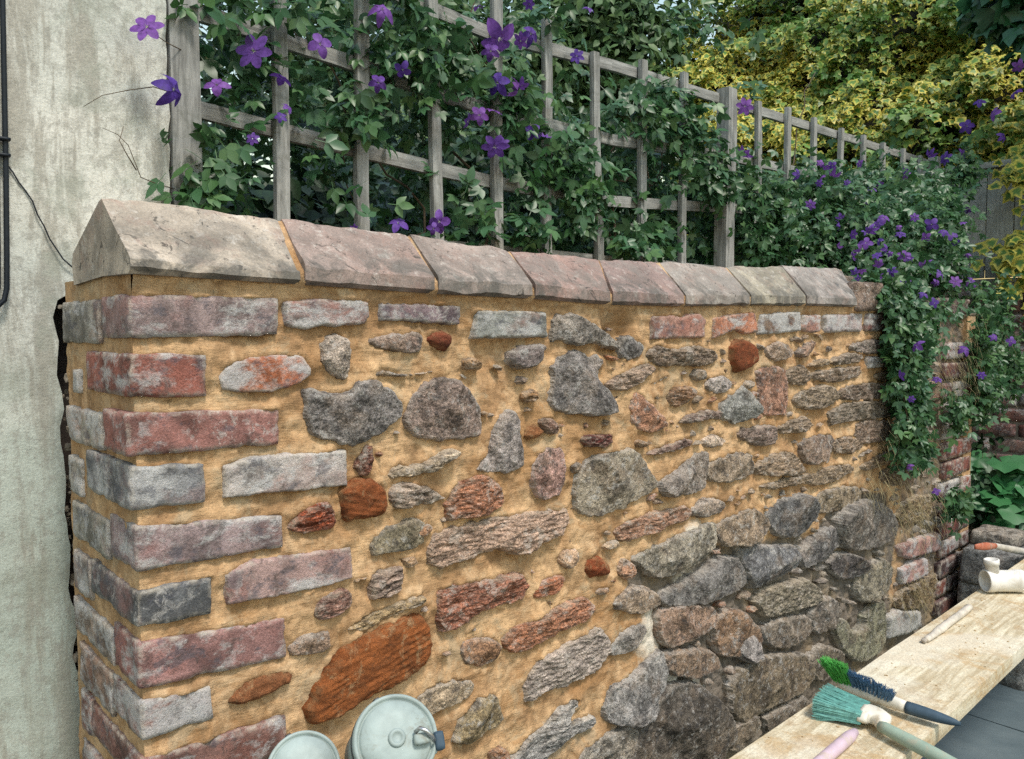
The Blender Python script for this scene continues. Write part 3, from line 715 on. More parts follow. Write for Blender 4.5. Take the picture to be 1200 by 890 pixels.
old = np.clip(.5 + mask_poly(P2, oldz) / .05, 0, 1)
far = np.clip((P2[:, 0] - 2.35) / .5, 0, .62)
old = np.maximum(old, far)
lime = np.zeros(NN)
for x, y, r in [(766, 742, 20), (752, 800, 15), (790, 812, 16), (820, 812, 14), (760, 860, 22), (730, 868, 16), (812, 632, 14), (806, 690, 14), (640, 858, 10)]:
    p = on(x, y, 1, 0)[[0, 2]]; q = on(x + r, y, 1, 0)[[0, 2]]; rr = np.linalg.norm(q - p)
    lime = np.maximum(lime, np.exp(-(np.linalg.norm(P2 - p, axis=1) / rr) ** 2))
far = far
n1 = fbm(w3 * 9, 4); n2 = fbm(w3 * 40 + 3, 4, .6); n3 = fbm(w3 * 24 + 11, 3)
rec_new = .0026 + .0060 * n1 + .0030 * n2 + .0016 * ridged(w3 * 55, 3) + .0020 * fbm(w3 * np.array([14, 1, 45]) + 7, 3)
rec_old = .016 + .008 * n1 + .006 * n2 + .005 * ridged(w3 * 22, 3)
rec = rec_new * (1 - old) + rec_old * old
rec -= np.where(ins, 0, (.0065 * (1 - old) * np.clip(n3 + .25, -.6, 1)) * np.exp(-dm / .009))
lapn = np.clip(fbm(w3 * 13 + 21, 4) * 1.3 + .55, 0, 1.5); rec -= .0095 * np.clip(lap, 0, 1) * lapn * (1 - .7 * old); rec += .010 * und
for x, y, r, dp in [(600, 412, 40, .012), (724, 396, 16, .03), (960, 408, 22, .014), (478, 452, 20, .006), (700, 430, 16, .008), (850, 400, 14, .006), (940, 572, 26, .010), (560, 430, 26, .006), (905, 638, 30, .008), (450, 398, 16, -.004), (745, 376, 12, -.008), (415, 828, 20, .006)]:
    p = on(x, y, 1, 0)[[0, 2]]; q = on(x + r, y, 1, 0)[[0, 2]]; rr = np.linalg.norm(q - p)
    rec += dp * np.exp(-(np.linalg.norm(P2 - p, axis=1) / rr) ** 2) * np.where(ins, .3, 1)
rec = np.where(ins, rec + .004 * np.clip(dm / .01, 0, 1), rec)
edge = np.clip((P2[:, 0] - XC) / .03, 0, 1); rec = rec * edge + .004 * (1 - edge)
topf = np.clip((P2[:, 1] - 1.402) / .02, 0, 1); rec = rec * (1 - topf) + (-.004 + .003 * n2) * topf
V = np.column_stack([P2[:, 0], rec, P2[:, 1]]); nx, nz = len(xs), len(zs)
I = (np.arange(nz - 1)[:, None] * nx + np.arange(nx - 1)[None]).ravel()
F = np.column_stack([I, I + 1, I + nx + 1, I + nx])
mk('mortar', V, F, MM, wall, origin=(0, 0, 0), attrs={'old': old, 'lime': lime})
# mortar: end sheet
ys = np.arange(.004, YB, .005); YY, ZZ = np.meshgrid(ys, zs); P2 = np.column_stack([YY.ravel(), ZZ.ravel()])
dm = np.full(len(P2), .05); ins = np.zeros(len(P2), bool)
for Q in END_OUT:
    d, i = seg_dist(P2, Q); dm = np.minimum(dm, d); ins |= i
w3 = np.column_stack([np.full(len(P2), 3.3), P2[:, 0], P2[:, 1]]); n1 = fbm(w3 * 9, 4); n2 = fbm(w3 * 40, 4, .6)
rec = .004 + .003 * n1 + .0016 * n2; e2 = np.clip(P2[:, 0] / .03, 0, 1); rec = rec * e2 + .004 * (1 - e2)
V = np.column_stack([XC + rec, P2[:, 0], P2[:, 1]]); nx = len(ys)
I = (np.arange(nz - 1)[:, None] * nx + np.arange(nx - 1)[None]).ravel(); F = np.column_stack([I + nx, I + nx + 1, I + 1, I])
mk('mortar', V, F, MM, wall, origin=(0, 0, 0), attrs={'old': np.zeros(len(V)), 'lime': np.zeros(len(V))})
V, F = box_vf(XC + .02, XE, .075, YB - .006, 0, 1.425)
mk('core', V, F, MM, wall, smooth=False, origin=(0, 0, 0))
V, F = box_vf(XE - .1, XE, -.0, .08, 0, 1.43)
mk('core', V, F, MM, wall, smooth=False, origin=(0, 0, 0))

# coping stones: ridge and foot points traced, ridge set back on the slope
RID = [(119, 231), (327, 257), (478, 275), (595, 293), (700, 304), (770, 307), (850, 313), (915, 312), (985, 315)]
FOOT = [(153, 320), (355, 333), (512, 344), (626, 350), (717, 357), (803, 359), (880, 358), (945, 358), (1005, 360)]
CCOL = [(188, 176, 162), (168, 150, 142), (164, 150, 142), (160, 136, 128), (156, 136, 130), (164, 154, 146), (168, 160, 144), (166, 158, 152)]
for k in range(8):
    f0, f1 = on(*FOOT[k], 1, -.02), on(*FOOT[k + 1], 1, -.02); r0, r1 = on(*RID[k], 1, .075), on(*RID[k + 1], 1, .075)
    if k == 0: r0 = on(*RID[0], 0, f0[0])
    g = .0042
    nx, L = max(8, int((f1[0] - f0[0]) / .012)), 34
    rows = []
    lip = .026 if k else .016
    prof0 = [(f0, 0), ]
    V = []; low = []
    def section(f, r):
        yb = .245
        return np.array([(f[0], .10, f[2] + .002), (f[0], f[1] + .010, f[2]), (f[0], f[1], f[2] + .006), (f[0], f[1] + .001, f[2] + lip), (f[0] * .97 + r[0] * .03, f[1] + .006, f[2] + lip + .006),
                         (r[0], r[1] - .008, r[2] - .006), (r[0], r[1], r[2]), (r[0], r[1] + .012, r[2] - .003), (r[0], yb, f[2] + .045), (r[0], yb + .008, f[2] + .03), (r[0], yb, f[2] - .004)])
    S0, S1 = section(f0, r0), section(f1, r1)
    def resample(S):
        seg = np.linalg.norm(np.diff(S, axis=0), axis=1); cum = np.concatenate([[0], np.cumsum(seg)])
        # keep the section's own corners and add points between
        ts = np.unique(np.concatenate([cum, np.linspace(0, cum[-1], L)])); return cum, ts
    ks = np.concatenate([np.linspace(i, i + 1, n, endpoint=False) for i, n in enumerate([3, 1, 1, 1, 2, 9, 1, 1, 9, 1])] + [[10]])
    def at(S): return np.stack([np.interp(ks, np.arange(11), S[:, a]) for a in range(3)], 1)
    A0, A1 = at(S0), at(S1); us = np.linspace(0, 1, nx + 1); len_ = f1[0] - f0[0]
    us = (g / len_) + us * (1 - 2 * g / len_) if k else us * (1 - g / len_)
    rise = .004 * math.sin(k * 2.3)
    V = np.concatenate([A0 * (1 - u) + A1 * u + np.array([0, 0, rise * 0]) for u in us]); m = len(ks)
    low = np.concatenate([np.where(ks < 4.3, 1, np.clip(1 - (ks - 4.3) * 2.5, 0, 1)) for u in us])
    F = []
    for i in range(nx):
        for j in range(m - 1): F.append([i * m + j, (i + 1) * m + j, (i + 1) * m + j + 1, i * m + j + 1])
    n0 = len(V)
    # end caps as fans round the mid point of each section
    for i in (0, nx):
        mid = V[i * m:(i + 1) * m].mean(0); V = np.concatenate([V, mid[None]]); low = np.append(low, .4); c = len(V) - 1
        for j in range(m): a_, b_ = i * m + j, i * m + (j + 1) % m; F.append([c, a_, b_] if i == 0 else [c, b_, a_])
    ed = np.minimum(np.clip((V[:, 0] - f0[0]) / .02, 0, 1), np.clip((f1[0] - V[:, 0]) / .02, 0, 1))
    nz_ = fbm(V * 14 + k * 4.1, 4) * .0035 + fbm(V * 60 + k, 3) * .0012 + .0045 * np.minimum(0, fbm(V * 9 + k * 2.2, 4) + .15)
    V[:, 2] += nz_ * (V[:, 2] > f0[2] + .004); V[:, 1] -= nz_ * .5
    F = [q[::-1] for q in F]
    co = mk('coping_stone', V, F, MC, wall, attrs={'low': low}, color=desat(CCOL[k], 1.1) * .80); co.data.set_sharp_from_angle(angle=math.radians(32))
# pointing in the coping joints (a core just below the coping faces)
f0, f1 = on(*FOOT[0], 1, -.02), on(*FOOT[8], 1, -.02); S = []
for k in range(9):
    f = on(*FOOT[k], 1, -.02); r = on(*RID[k], 1, .075) if k else on(*RID[0], 0, on(*FOOT[0], 1, -.02)[0])
    off = .012 if k == 0 else 0
    S.append(np.array([(f[0] + off, .012, f[2] - .018), (f[0] + off, f[1] + .003, f[2] + .004), (f[0] + off, f[1] + .004, f[2] + .020), (r[0] + off, r[1] - .001, r[2] - .003), (r[0] + off, .232, f[2] + .035), (r[0] + off, .232, f[2] - .02)]))
V = []; nseg = 40
for k in range(8):
    for u in np.linspace(0, 1, nseg, endpoint=(k == 7)): 
        L_ = abs(S[k + 1][1][0] - S[k][1][0]); dj = min(u if k else 1, 1 - u) * L_; sink = .016 * min(1, max(0, (dj - .008) / .006))
        V.append(S[k] * (1 - u) + S[k + 1] * u + sink * np.array([(0, 0, 0), (0, .5, 0), (0, 1, 0), (0, .5, -1), (0, 0, -1), (0, 0, 0)]))
m = 6; V = np.concatenate(V); rows_ = len(V) // m; F = []
for i in range(rows_ - 1):
    for j in range(m - 1): F.append([i * m + j, i * m + j + 1, (i + 1) * m + j + 1, (i + 1) * m + j])
F += [list(range(m))[::-1], [(rows_ - 1) * m + j for j in range(m)]]
V = V + (.0022 * fbm(V * 30, 4))[:, None] * np.array([0, -1, 1.0])
mk('coping_bedding', V, F, MM, wall, attrs={'old': np.zeros(len(V)), 'lime': np.full(len(V), .25)})
# rough rubble on top beyond the last coping stone
for k, (x, y, z, sx, sy, sz, colr) in enumerate([(2.22, .07, 1.465, .17, .17, .09, (128, 110, 98)), (2.42, .09, 1.455, .22, .2, .07, (118, 104, 94)), (2.68, .09, 1.45, .26, .22, .06, (112, 100, 92)), (2.98, .09, 1.45, .28, .22, .06, (112, 96, 88)), (2.24, .12, 1.515, .13, .12, .05, (124, 110, 98)), (2.52, .12, 1.50, .2, .14, .05, (108, 98, 90))]):
    P, F = subbox(10, 8, 6); v = rounded(P, (sx, sy, sz), min(sx, sy, sz) * .12)
    v = v * (1 + .22 * fbm(v * 11 + k * 5, 5, .6)[:, None]) + np.array([x, y, z])
    mk('stone', v, F, MS, wall, color=lin(colr), attrs={'rim': np.zeros(len(v))})
# ------------------------------------------------------------------ the house
MR = mat_render()
HY = .43
house = empty('house', (-1.2, HY, 0), 'pale stained house wall with cracked render at the end of the garden wall', 'house'); house['kind'] = 'thing'
edge_px = [(63, 352), (60, 372), (66, 400), (64, 440), (70, 480), (66, 520), (73, 560), (70, 600), (79, 640), (76, 690), (86, 730), (82, 770), (92, 800), (90, 850), (97, 890), (100, 960), (100, 1100)]
xr = on(196, 100, 1, HY)[0]
E2 = [on(x + 4, y, 1, HY)[[0, 2]] for x, y in edge_px]
pl = [(-3.2, 0.0)] + [(E2[-1][0], 0.0)] + [tuple(p) for p in E2[::-1]] + [(E2[0][0] + .03, 1.425), (xr, 1.43), (xr, 4.2), (-3.2, 4.2)]
Q = np.array(pl)
# finer outline
seg = []
for a, b in zip(Q, np.roll(Q, -1, 0)):
    n = max(1, int(np.linalg.norm(b - a) / .02)); seg += [a + (b - a) * i / n for i in range(n)]
Qd = np.array(seg); jit = .004 * fbm(np.column_stack([Qd * 40, np.zeros(len(Qd))]), 3); Qd[:, 0] += np.where((Qd[:, 1] > .02) & (Qd[:, 1] < 4.15) & (Qd[:, 0] > -3), jit, 0)
gx = np.arange(-3.2, xr, .022); gz = np.arange(0, 4.2, .022); G = np.array([(x, z) for z in gz for x in gx if (x > -.9 and z < 2.6) or (int(x * 45) % 5 == 0 and int(z * 45) % 5 == 0)])
d, i = seg_dist(G[:1], Qd)
keep = np.zeros(len(G), bool)
for s in range(0, len(G), 2000):
    d, i = seg_dist(G[s:s + 2000], Qd); keep[s:s + 2000] = i & (d > .012)
G = G[keep]
v, e, f, ov, _, _ = delaunay_2d_cdt([Vector(p) for p in np.concatenate([Qd, G])], [], [list(range(len(Qd)))], 1, 1e-6)
W = np.array([tuple(p) for p in v]); w3 = np.column_stack([W, np.zeros(len(W))])
Y = HY + .006 * fbm(w3 * 2.5, 3) + .0022 * fbm(w3 * 18, 4)
V = np.column_stack([W[:, 0], Y, W[:, 1]]); F = [list(q) for q in f]
cnt = {}
for q in F:
    for a in range(len(q)): cnt[(q[a], q[(a + 1) % len(q)])] = 1
bd = [k for k in cnt if (k[1], k[0]) not in cnt]; m = {}; V2 = []
for a, b in bd:
    for q in (a, b):
        if q not in m: m[q] = len(V) + len(V2); V2.append((V[q][0], HY + .16, V[q][2]))
V = np.concatenate([V, V2]); F += [[b, a, m[a], m[b]] for a, b in bd]
q = F[0]
if np.cross(V[q[1]] - V[q[0]], V[q[2]] - V[q[0]])[1] > 0: F = [p[::-1] for p in F]
mk('render', V, F, MR, house, origin=(0, 0, 0)).data.set_sharp_from_angle(angle=math.radians(35))
MDK = mat_plain('gap_shade', (.035, .028, .024), .95, .5, 20, .8, .004)  # near-black colour stands in for the shade inside the open joint
Vb, Fb2 = box_vf(-3.1, xr - .02, HY + .10, HY + .25, 0, 4.1); mk('masonry', Vb, Fb2, MDK, house, smooth=False)
# loose crumbs of render and mortar along the open joint
crm = []
rs = np.random.default_rng(12)
for k in range(60):
    t = rs.uniform(0, 1); px = np.interp(t, [0, 1], [66, 94]); py = np.interp(t, [0, 1], [352, 890]); p = on(px + rs.uniform(-2, 9), py, 1, HY + rs.uniform(.0, .03))
    P, F = subbox(2, 2, 2); s = rs.uniform(.004, .011); crm.append((rounded(P, (s, s * rs.uniform(.6, 1.4), s * rs.uniform(.7, 1.6)), s * .25) * (1 + .4 * rs.standard_normal((len(P), 1)) * .4) + p, F))
V, F = joinvf(crm); tag(mk('crumbs', V, F, mat_plain('crumbs', (.22, .19, .15), .95, .5, 60), house, smooth=False), kind='stuff')
# cable down the house and the thin wire off it
MCB = mat_plain('black_cable', (.012, .016, .022), .45, .3, 40)
pts = [on(x, y, 1, HY - .012) for x, y in [(2, -120), (3, 0), (5, 100), (7, 200), (8, 300), (8, 338), (5, 352), (-6, 362), (-30, 372)]]
cb = empty('cable', pts[-1], 'black cable clipped upright to the pale house wall', 'cable')
V, F = tube(pts, .0042, 8); mk('sheath', V, F, MCB, cb)
pts2 = [p + np.array([-.012, -.001, 0]) for p in pts]; V, F = tube(pts2, .0035, 8); mk('sheath', V, F, MCB, cb)
for y in (163, 182):
    p = on(3, y, 1, HY - .012); P, F = subbox(3, 3, 2); mk('clip', rounded(P, (.022, .016, .006), .002) + p, F, MCB, cb)
wp = [on(x, y, 1, HY - .004) for x, y in [(8, 193), (15, 202), (22, 214), (30, 224), (38, 236), (44, 252), (52, 266), (58, 280), (66, 292), (74, 304), (82, 311), (90, 318)]]
V, F = tube(wp, .0013, 5); tag(mk('wire', V, F, MCB, None), 'thin dark kinked wire running slantwise down the pale house wall', 'wire')

# ------------------------------------------------------------------ trellis
MTR = mat_wood('weathered_trellis', (.15, .15, .14), (.42, .42, .40), 1.0, .9, (.08, .085, .06))
TY = .45
tre = empty('trellis', (2.2, TY, 1.2), 'weathered grey square-lattice timber trellis standing behind the garden wall coping', 'trellis')
def slat(name, p0, p1, wd, th, parent, mat, seed, n=26, wob=.003):
    """weathered batten from p0 to p1; wd across in the wall plane, th through it"""
    p0, p1 = np.array(p0, float), np.array(p1, float); L = np.linalg.norm(p1 - p0); ax = (p1 - p0) / L
    P, F = subbox(3, 2, n); R = rounded(P, (wd, th, L), .0025)
    sx = np.cross((0, 1.0, 0), ax); sx /= np.linalg.norm(sx); sy = np.cross(ax, sx)
    t = R[:, 2] * 3 + seed * 3.3
    R[:, 0] += wob * pn(np.column_stack([t, t * 0, t * 0])) + .0008 * fbm(R * 60 + seed, 2); R[:, 1] += wob * pn(np.column_stack([t, t * 0 + 5, t * 0]))
    o = mk(name, R, F, mat, parent, smooth=False, origin=(0, 0, 0))
    o.rotation_euler = Matrix(np.stack([sx, sy, ax], 1).tolist()).to_euler()
    o.location = (p0 + p1) / 2 - world_loc(parent)
    return o
# slats are built along z so the grain follows; rails get a rotated grain through their own mesh axes
VERT = [(.221, .056, 2.5), (.421, .036, 2.3), (.616, .037, 2.3), (.823, .034, 2.28), (1.022, .036, 2.26), (1.207, .033, 2.2), (1.420, .032, 2.16), (1.630, .034, 2.19), (1.846, .032, 2.2), (2.10, .055, 2.2),
        (2.325, .032, 2.2), (2.541, .032, 2.22), (2.757, .032, 2.22), (2.99, .032, 2.22), (3.22, .032, 2.23), (3.44, .032, 2.23), (3.66, .032, 2.24), (3.88, .032, 2.24), (4.08, .05, 2.26)]
rs = random.Random(11)
for k, (x, wd, zt) in enumerate(VERT):
    post = wd > .045
    zb = 0.0 if post else 1.25
    lean = rs.uniform(-.012, .006) + (-.01 if k in (3, 6) else 0)
    slat('post' if post else 'upright', (x - lean, TY, zb), (x + lean, TY, zt), wd * (1 if post else .86), .05 if post else .018, tre, MTR, k, 40 if post else 26, .0035)
MTH = mat_wood('weathered_rail', (.15, .15, .14), (.42, .42, .40), 1.0, .9, (.08, .085, .06))
for z0, pts in [(1.56, [(.24, 1.56), (4.1, 1.58)]), (1.76, [(.24, 1.785), (.62, 1.762), (1.02, 1.742), (1.5, 1.746), (2.2, 1.80), (4.1, 1.83)]), (1.95, [(.24, 1.972), (.62, 1.95), (1.02, 1.925), (1.5, 1.93), (2.2, 1.98), (4.1, 2.04)]), (2.15, [(.24, 2.16), (1.02, 2.12), (1.5, 2.15), (2.2, 2.17), (3.1, 2.20), (4.1, 2.23)])]:
    for a, b in zip(pts[:-1], pts[1:]):
        slat('rail', (a[0] - .004, TY + .021, a[1]), (b[0] + .004, TY + .021, b[1]), .034, .016, tre, MTH, z0 * 7 + a[0], 30, .002)

# ------------------------------------------------------------------ far boundary: brick wall with a board fence on top
fw = empty('brick_wall', (4.0, 0, 0), 'weathered pinkish brick boundary wall across the far end of the garden', 'wall'); fw['kind'] = 'thing'
MBM = mat_plain('grey_joint', (.20, .17, .145), .95, .35, 30, .6, .004)
V, F = box_vf(4.012, 4.22, -1.6, 3.5, 0, 1.575); mk('bedding', V, F, MBM, fw, smooth=False)
zc = .01; k = 0; rs = random.Random(8); protos = []
Pb, Fb3 = subbox(8, 4, 4)
for q in range(5):
    vv = rounded(Pb, (.208, .05, .064), .006); vv = vv + (.0016 * fbm(vv * 40 + q * 5, 3))[:, None]
    me = bpy.data.meshes.new('brick'); me.from_pydata(vv.tolist(), [], Fb3); me.polygons.foreach_set('use_smooth', np.ones(len(me.polygons), bool)); me.materials.append(MB); protos.append(me)
while zc < 1.53:
    y = -.75 + (.109 if k % 2 else 0)
    while y < .95:
        o = bpy.data.objects.new('brick', protos[rs.randrange(5)]); link(o, fw); o.location = (4.03 - 4.0 + rs.uniform(-.004, .003), y + .109, zc + .035)
        o.rotation_euler = (rs.uniform(-.01, .01), 0, math.pi / 2 * rs.choice((1, -1)) + rs.uniform(-.01, .01)); o.color = (*(lin(rs.choice([(150, 118, 112), (160, 126, 118), (136, 104, 100), (122, 84, 80), (158, 138, 130), (112, 76, 72)])) * .8), 1)
        y += .2185
    zc += .0755; k += 1
fen = empty('board_fence', (4.1, .3, 1.575), 'grey weathered close-board fence panel on top of the far brick wall', 'fence')
MFN = mat_wood('fence_board', (.30, .295, .26), (.46, .45, .41), 1.0, .9, (.12, .12, .09))
rs = random.Random(4); y = -1.5
while y < 1.6:
    slat('board', (4.06 + rs.uniform(-.004, .004), y + .06, 1.62), (4.06 + rs.uniform(-.004, .004), y + .06, 2.19 + rs.uniform(-.008, .008)), .018, .118, fen, MFN, y * 9, 14, .001); y += .121
for z in (1.60, 2.17): slat('rail', (4.03, -1.5, z), (4.03, 1.6, z), .04, .03, fen, MFN, z, 30, .001)
for y in (-1.2, -.10, 1.0): slat('post', (4.02, y, 1.575), (4.02, y, 2.22), .06, .06, fen, MFN, y, 14, .001)
# ------------------------------------------------------------------ foliage
def unit(a): return a / (np.linalg.norm(a, axis=-1, keepdims=True) + 1e-12)
def leaf_tmpl(kind):
    if kind == 'ovate':
        V = np.array([(0, 0, 0), (-.26, .30, .05), (.26, .30, .05), (-.23, .62, .02), (.23, .62, .02), (0, 1, -.10), (0, .30, -.02), (0, .64, -.03)], float)
        F = [[0, 6, 1], [0, 2, 6], [6, 7, 3, 1], [6, 2, 4, 7], [7, 5, 3], [7, 4, 5]]; e = np.array([0, 1, 1, 1, 1, 1, 0, 0.])
    elif kind == 'lance':
        V = np.array([(0, 0, 0), (-.15, .4, .03), (.15, .4, .03), (0, 1, -.08), (0, .42, -.02)], float)
        F = [[0, 4, 1], [0, 2, 4], [4, 3, 1], [4, 2, 3]]; e = np.array([0, 1, 1, 1, 0.])
    elif kind == 'three':
        V0, F0, e0 = leaf_tmpl('ovate'); Vs, Fs, es = [], [], []
        for k, (an, sc_, off) in enumerate([(0, .62, .38), (.95, .52, .30), (-.95, .52, .30)]):
            c, s = math.cos(an), math.sin(an); v = V0 * sc_; v = np.column_stack([v[:, 0] * c + v[:, 1] * s, -v[:, 0] * s + v[:, 1] * c, v[:, 2]]); v[:, 1] += off
            v[:, 2] -= .12 * (k > 0) * np.linalg.norm(v[:, :2], axis=1); Fs += [[i + 8 * k for i in q] for q in F0]; Vs.append(v); es.append(e0)
        n = 24; V = np.concatenate(Vs + [np.array([(-.012, 0, 0), (.012, 0, 0), (.012, .4, 0), (-.012, .4, 0)])]); F = Fs + [[n, n + 1, n + 2, n + 3]]; e = np.concatenate(es + [np.zeros(4)])
    elif kind == 'ivy':
        ang = np.radians([0, 24, 46, 66, 92, 120, 150, 210, 240, 268, 294, 314, 336]); r = np.array([.62, .40, .33, .50, .34, .44, .30, .30, .44, .34, .50, .33, .40])
        V = [(0, .38, -.03)]; e = [0]
        for a, q in zip(ang, r): V.append((q * math.sin(a), .38 + q * math.cos(a), .05 * math.sin(3 * a) - .10 * (q > .45))); e.append(1)
        n = len(ang); V = np.array(V); e = np.array(e, float); F = [[0, 1 + k, 1 + (k + 1) % n] for k in range(n)]
    elif kind == 'round':
        n = 18; ang = np.linspace(.25, 2 * math.pi - .25, n); V = [(0, 0, 0)]; e = [0.]
        for k, a in enumerate(ang):
            q = .5 * (1 + .10 * math.cos(a * 7)); V.append((q * math.sin(a), .1 - q * math.cos(a), .06 * math.cos(a * 3.5))); e.append(1.)
        V = np.array(V); e = np.array(e); F = [[0, 1 + k, 2 + k] for k in range(n - 1)]
    return V, F, e
def scatter(parent, tmpl, mat, pos, nrm, tip, size, nobj, rs, stuff='foliage', name='leaf', yel=None):
    V, Ft, ed = leaf_tmpl(tmpl); N = len(pos)
    z = unit(nrm); y = unit(tip - z * (tip * z).sum(1)[:, None]); x = np.cross(y, z)
    d = pos - CAM; zz = d @ FW; px = PCX + PF * (d @ RT) / zz; py = PCY - PF * (d @ UPV) / zz
    score = np.where((zz > .2) & (px > -20) & (px < 1220) & (py > -20) & (py < 910), size / np.maximum(zz, .2) * (1 + .5 * np.clip(.6 - (pos[:, 1] - .45), 0, .6)), 0)
    order = np.argsort(-score); top = order[:nobj]; rest = order[nobj:]
    if yel is None: yel = np.zeros(N)
    curl = [1.0, 1.6, .4]
    mes = []
    if nobj:
        for c in curl:
            me = bpy.data.meshes.new(name); v = V * np.array([1, 1, c]); me.from_pydata(v.tolist(), [], Ft)
            me.attributes.new('edge', 'FLOAT', 'POINT').data.foreach_set('value', ed.astype(np.float32))
            me.attributes.new('yel', 'FLOAT', 'POINT').data.foreach_set('value', np.full(len(V), float(c != 1.6), np.float32) * (.9 if yel.max() > 0 else 0))
            me.polygons.foreach_set('use_smooth', np.ones(len(me.polygons), bool)); me.materials.append(mat); mes.append(me)
        pl_ = world_loc(parent)
        for k, i in enumerate(top):
            o = bpy.data.objects.new(name, mes[0 if yel[i] > .5 else k % 3]); link(o, parent)
            m = Matrix(np.stack([x[i], y[i], z[i]], 1).tolist()); o.rotation_euler = m.to_euler(); o.location = pos[i] - pl_; o.scale = (size[i],) * 3
    cz = rs.choice(curl, N)
    L = V[None] * size[rest, None, None] * np.stack([np.ones(len(rest)), np.ones(len(rest)), cz[rest]], 1)[:, None]
    W = pos[rest, None] + L[..., :1] * x[rest, None] + L[..., 1:2] * y[rest, None] + L[..., 2:] * z[rest, None]
    n = len(V); W = W.reshape(-1, 3); F = []
    lens = {}
    for q in Ft: lens.setdefault(len(q), []).append(q)
    FF = []
    for ln_, qs in lens.items():
        qs = np.array(qs); a = (np.arange(len(rest))[:, None, None] * n + qs[None]).reshape(-1, ln_); FF += a.tolist()
    tint = np.repeat(rs.uniform(0, 1, len(rest)), n)
    o = mk(stuff, W, FF, mat, parent, attrs={'tint': tint, 'edge': np.tile(ed, len(rest)), 'yel': np.repeat(yel[rest], n)})
    return tag(o, kind='stuff')
def leaf_dirs(N, rs, face=(-.35, -.7, .75), spread=.75, droop=.8):
    n = unit(np.array(face)[None] + rs.normal(size=(N, 3)) * spread); t = unit(np.array([0, 0, -droop])[None] + rs.normal(size=(N, 3)) * .7); return n, t
MCL = mat_leaf('clematis_leaf', [(.026, .075, .024), (.045, .125, .042), (.06, .15, .07), (.035, .10, .03), (.10, .20, .065), (.05, .12, .06)], .28, .40, spec=.5)
MSH = mat_leaf('shrub_leaf', [(.015, .036, .018), (.02, .05, .02), (.03, .07, .026), (.02, .045, .025)], .15, .5)  # greens kept very dark, putting the shade behind the trellis into the leaf colour
MTRE = mat_leaf('tree_leaf', [(.06, .12, .05), (.085, .16, .065), (.11, .19, .06), (.07, .13, .065)], .3, .5)
MIV = mat_leaf('variegated_ivy_leaf', [(.045, .12, .025), (.075, .18, .035), (.12, .24, .05), (.19, .31, .07)], .2, .45, edge=(.66, .56, .10))
MIG = mat_leaf('green_leaf', [(.02, .085, .04), (.03, .11, .05), (.025, .095, .03), (.04, .13, .06)], .22, .4, spec=.5)
MST = mat_plain('vine_stem', (.10, .075, .05), .85, .4, 60)
rs = np.random.default_rng(21)

# --- clematis over the trellis
cle = empty('clematis', (1.2, .62, 0), 'purple-flowered clematis climbing through the weathered trellis', 'climbing plant')
def dens(P, s, seed): return fbm(np.column_stack([P[:, 0] * s, P[:, 1] * s + seed, P[:, 2] * s]), 3)
def box_pts(n, lo, hi): return rs.uniform(lo, hi, (n, 3))
P = box_pts(26000, (.2, .475, 1.40), (4.0, .80, 2.52))
top = np.interp(P[:, 0], [.2, .5, .8, 1.1, 1.6, 2.2, 3.0, 4.0], [2.40, 2.36, 2.34, 2.34, 2.12, 2.06, 2.02, 2.02])
k = (dens(P, 5, 0) > np.interp(P[:, 0], [.2, .9, 1.3, 2], [.20, .12, -.02, -.10])) & (P[:, 2] < top + .12 * dens(P, 7, 3))
lowd = (P[:, 2] < 1.72) & (P[:, 0] < .85) & (rs.uniform(size=len(P)) < .55); k &= ~lowd
P1 = P[k][:9000]
P = box_pts(9000, (.2, .385, 1.42), (2.4, .45, 2.5)); k = dens(P, 6.5, 9) > .42; P2 = P[k][:420]
# the leafy foot by the house and the clumps seen over the coping
cl = [(245, 195, .42, .07, 70), (225, 230, .38, .04, 26), (300, 30, .46, .12, 90), (350, 120, .47, .06, 40), (460, 60, .44, .12, 120), (520, 60, .42, .10, 120), (600, 120, .43, .10, 130), (660, 190, .43, .10, 120), (690, 230, .42, .08, 90), (620, 270, .42, .07, 60), (770, 130, .43, .10, 120), (810, 150, .43, .12, 140), (840, 210, .42, .10, 120), (770, 280, .40, .06, 60), (740, 285, .4, .05, 40), (560, 250, .42, .06, 40), (420, 130, .43, .05, 40)]
P3 = np.concatenate([on(x, y, 1, yy) + rs.normal(size=(n, 3)) * np.array([r, .04, r]) * .55 for x, y, yy, r, n in cl]); P3[:, 1] = np.clip(P3[:, 1], .37, .6); P3 = P3[P3[:, 2] > 1.55]
Pc = np.concatenate([P1, P2, P3]); n_, t_ = leaf_dirs(len(Pc), rs)
scatter(cle, 'three', MCL, Pc, n_, t_, rs.uniform(.035, .075, len(Pc)), 300, rs)
def vine(p, n, step, rs, bias=(0, 0, .6)):
    pts = [np.array(p, float)]; d = np.array([0, 0, 1.0])
    for _ in range(n):
        d = unit(d + rs.normal(size=3) * .55 * np.array([1, .35, 1]) + np.array(bias) * .25); q = pts[-1] + d * step; q[1] = np.clip(q[1], .47, .62); pts.append(q)
    return pts
for x in (.30, .5, .75, 1.0, 1.25, 1.5, 1.75, 2.05, 2.4, 2.7):
    pt = [np.array([x + .1, .55, 0.0]), np.array([x + .05, .55, .7])] + vine((x, .55, 1.35), 18, .07, rs); V, F = tube(pt, np.linspace(.006, .0015, len(pt)), 5); mk('stem', V, F, MST, cle)
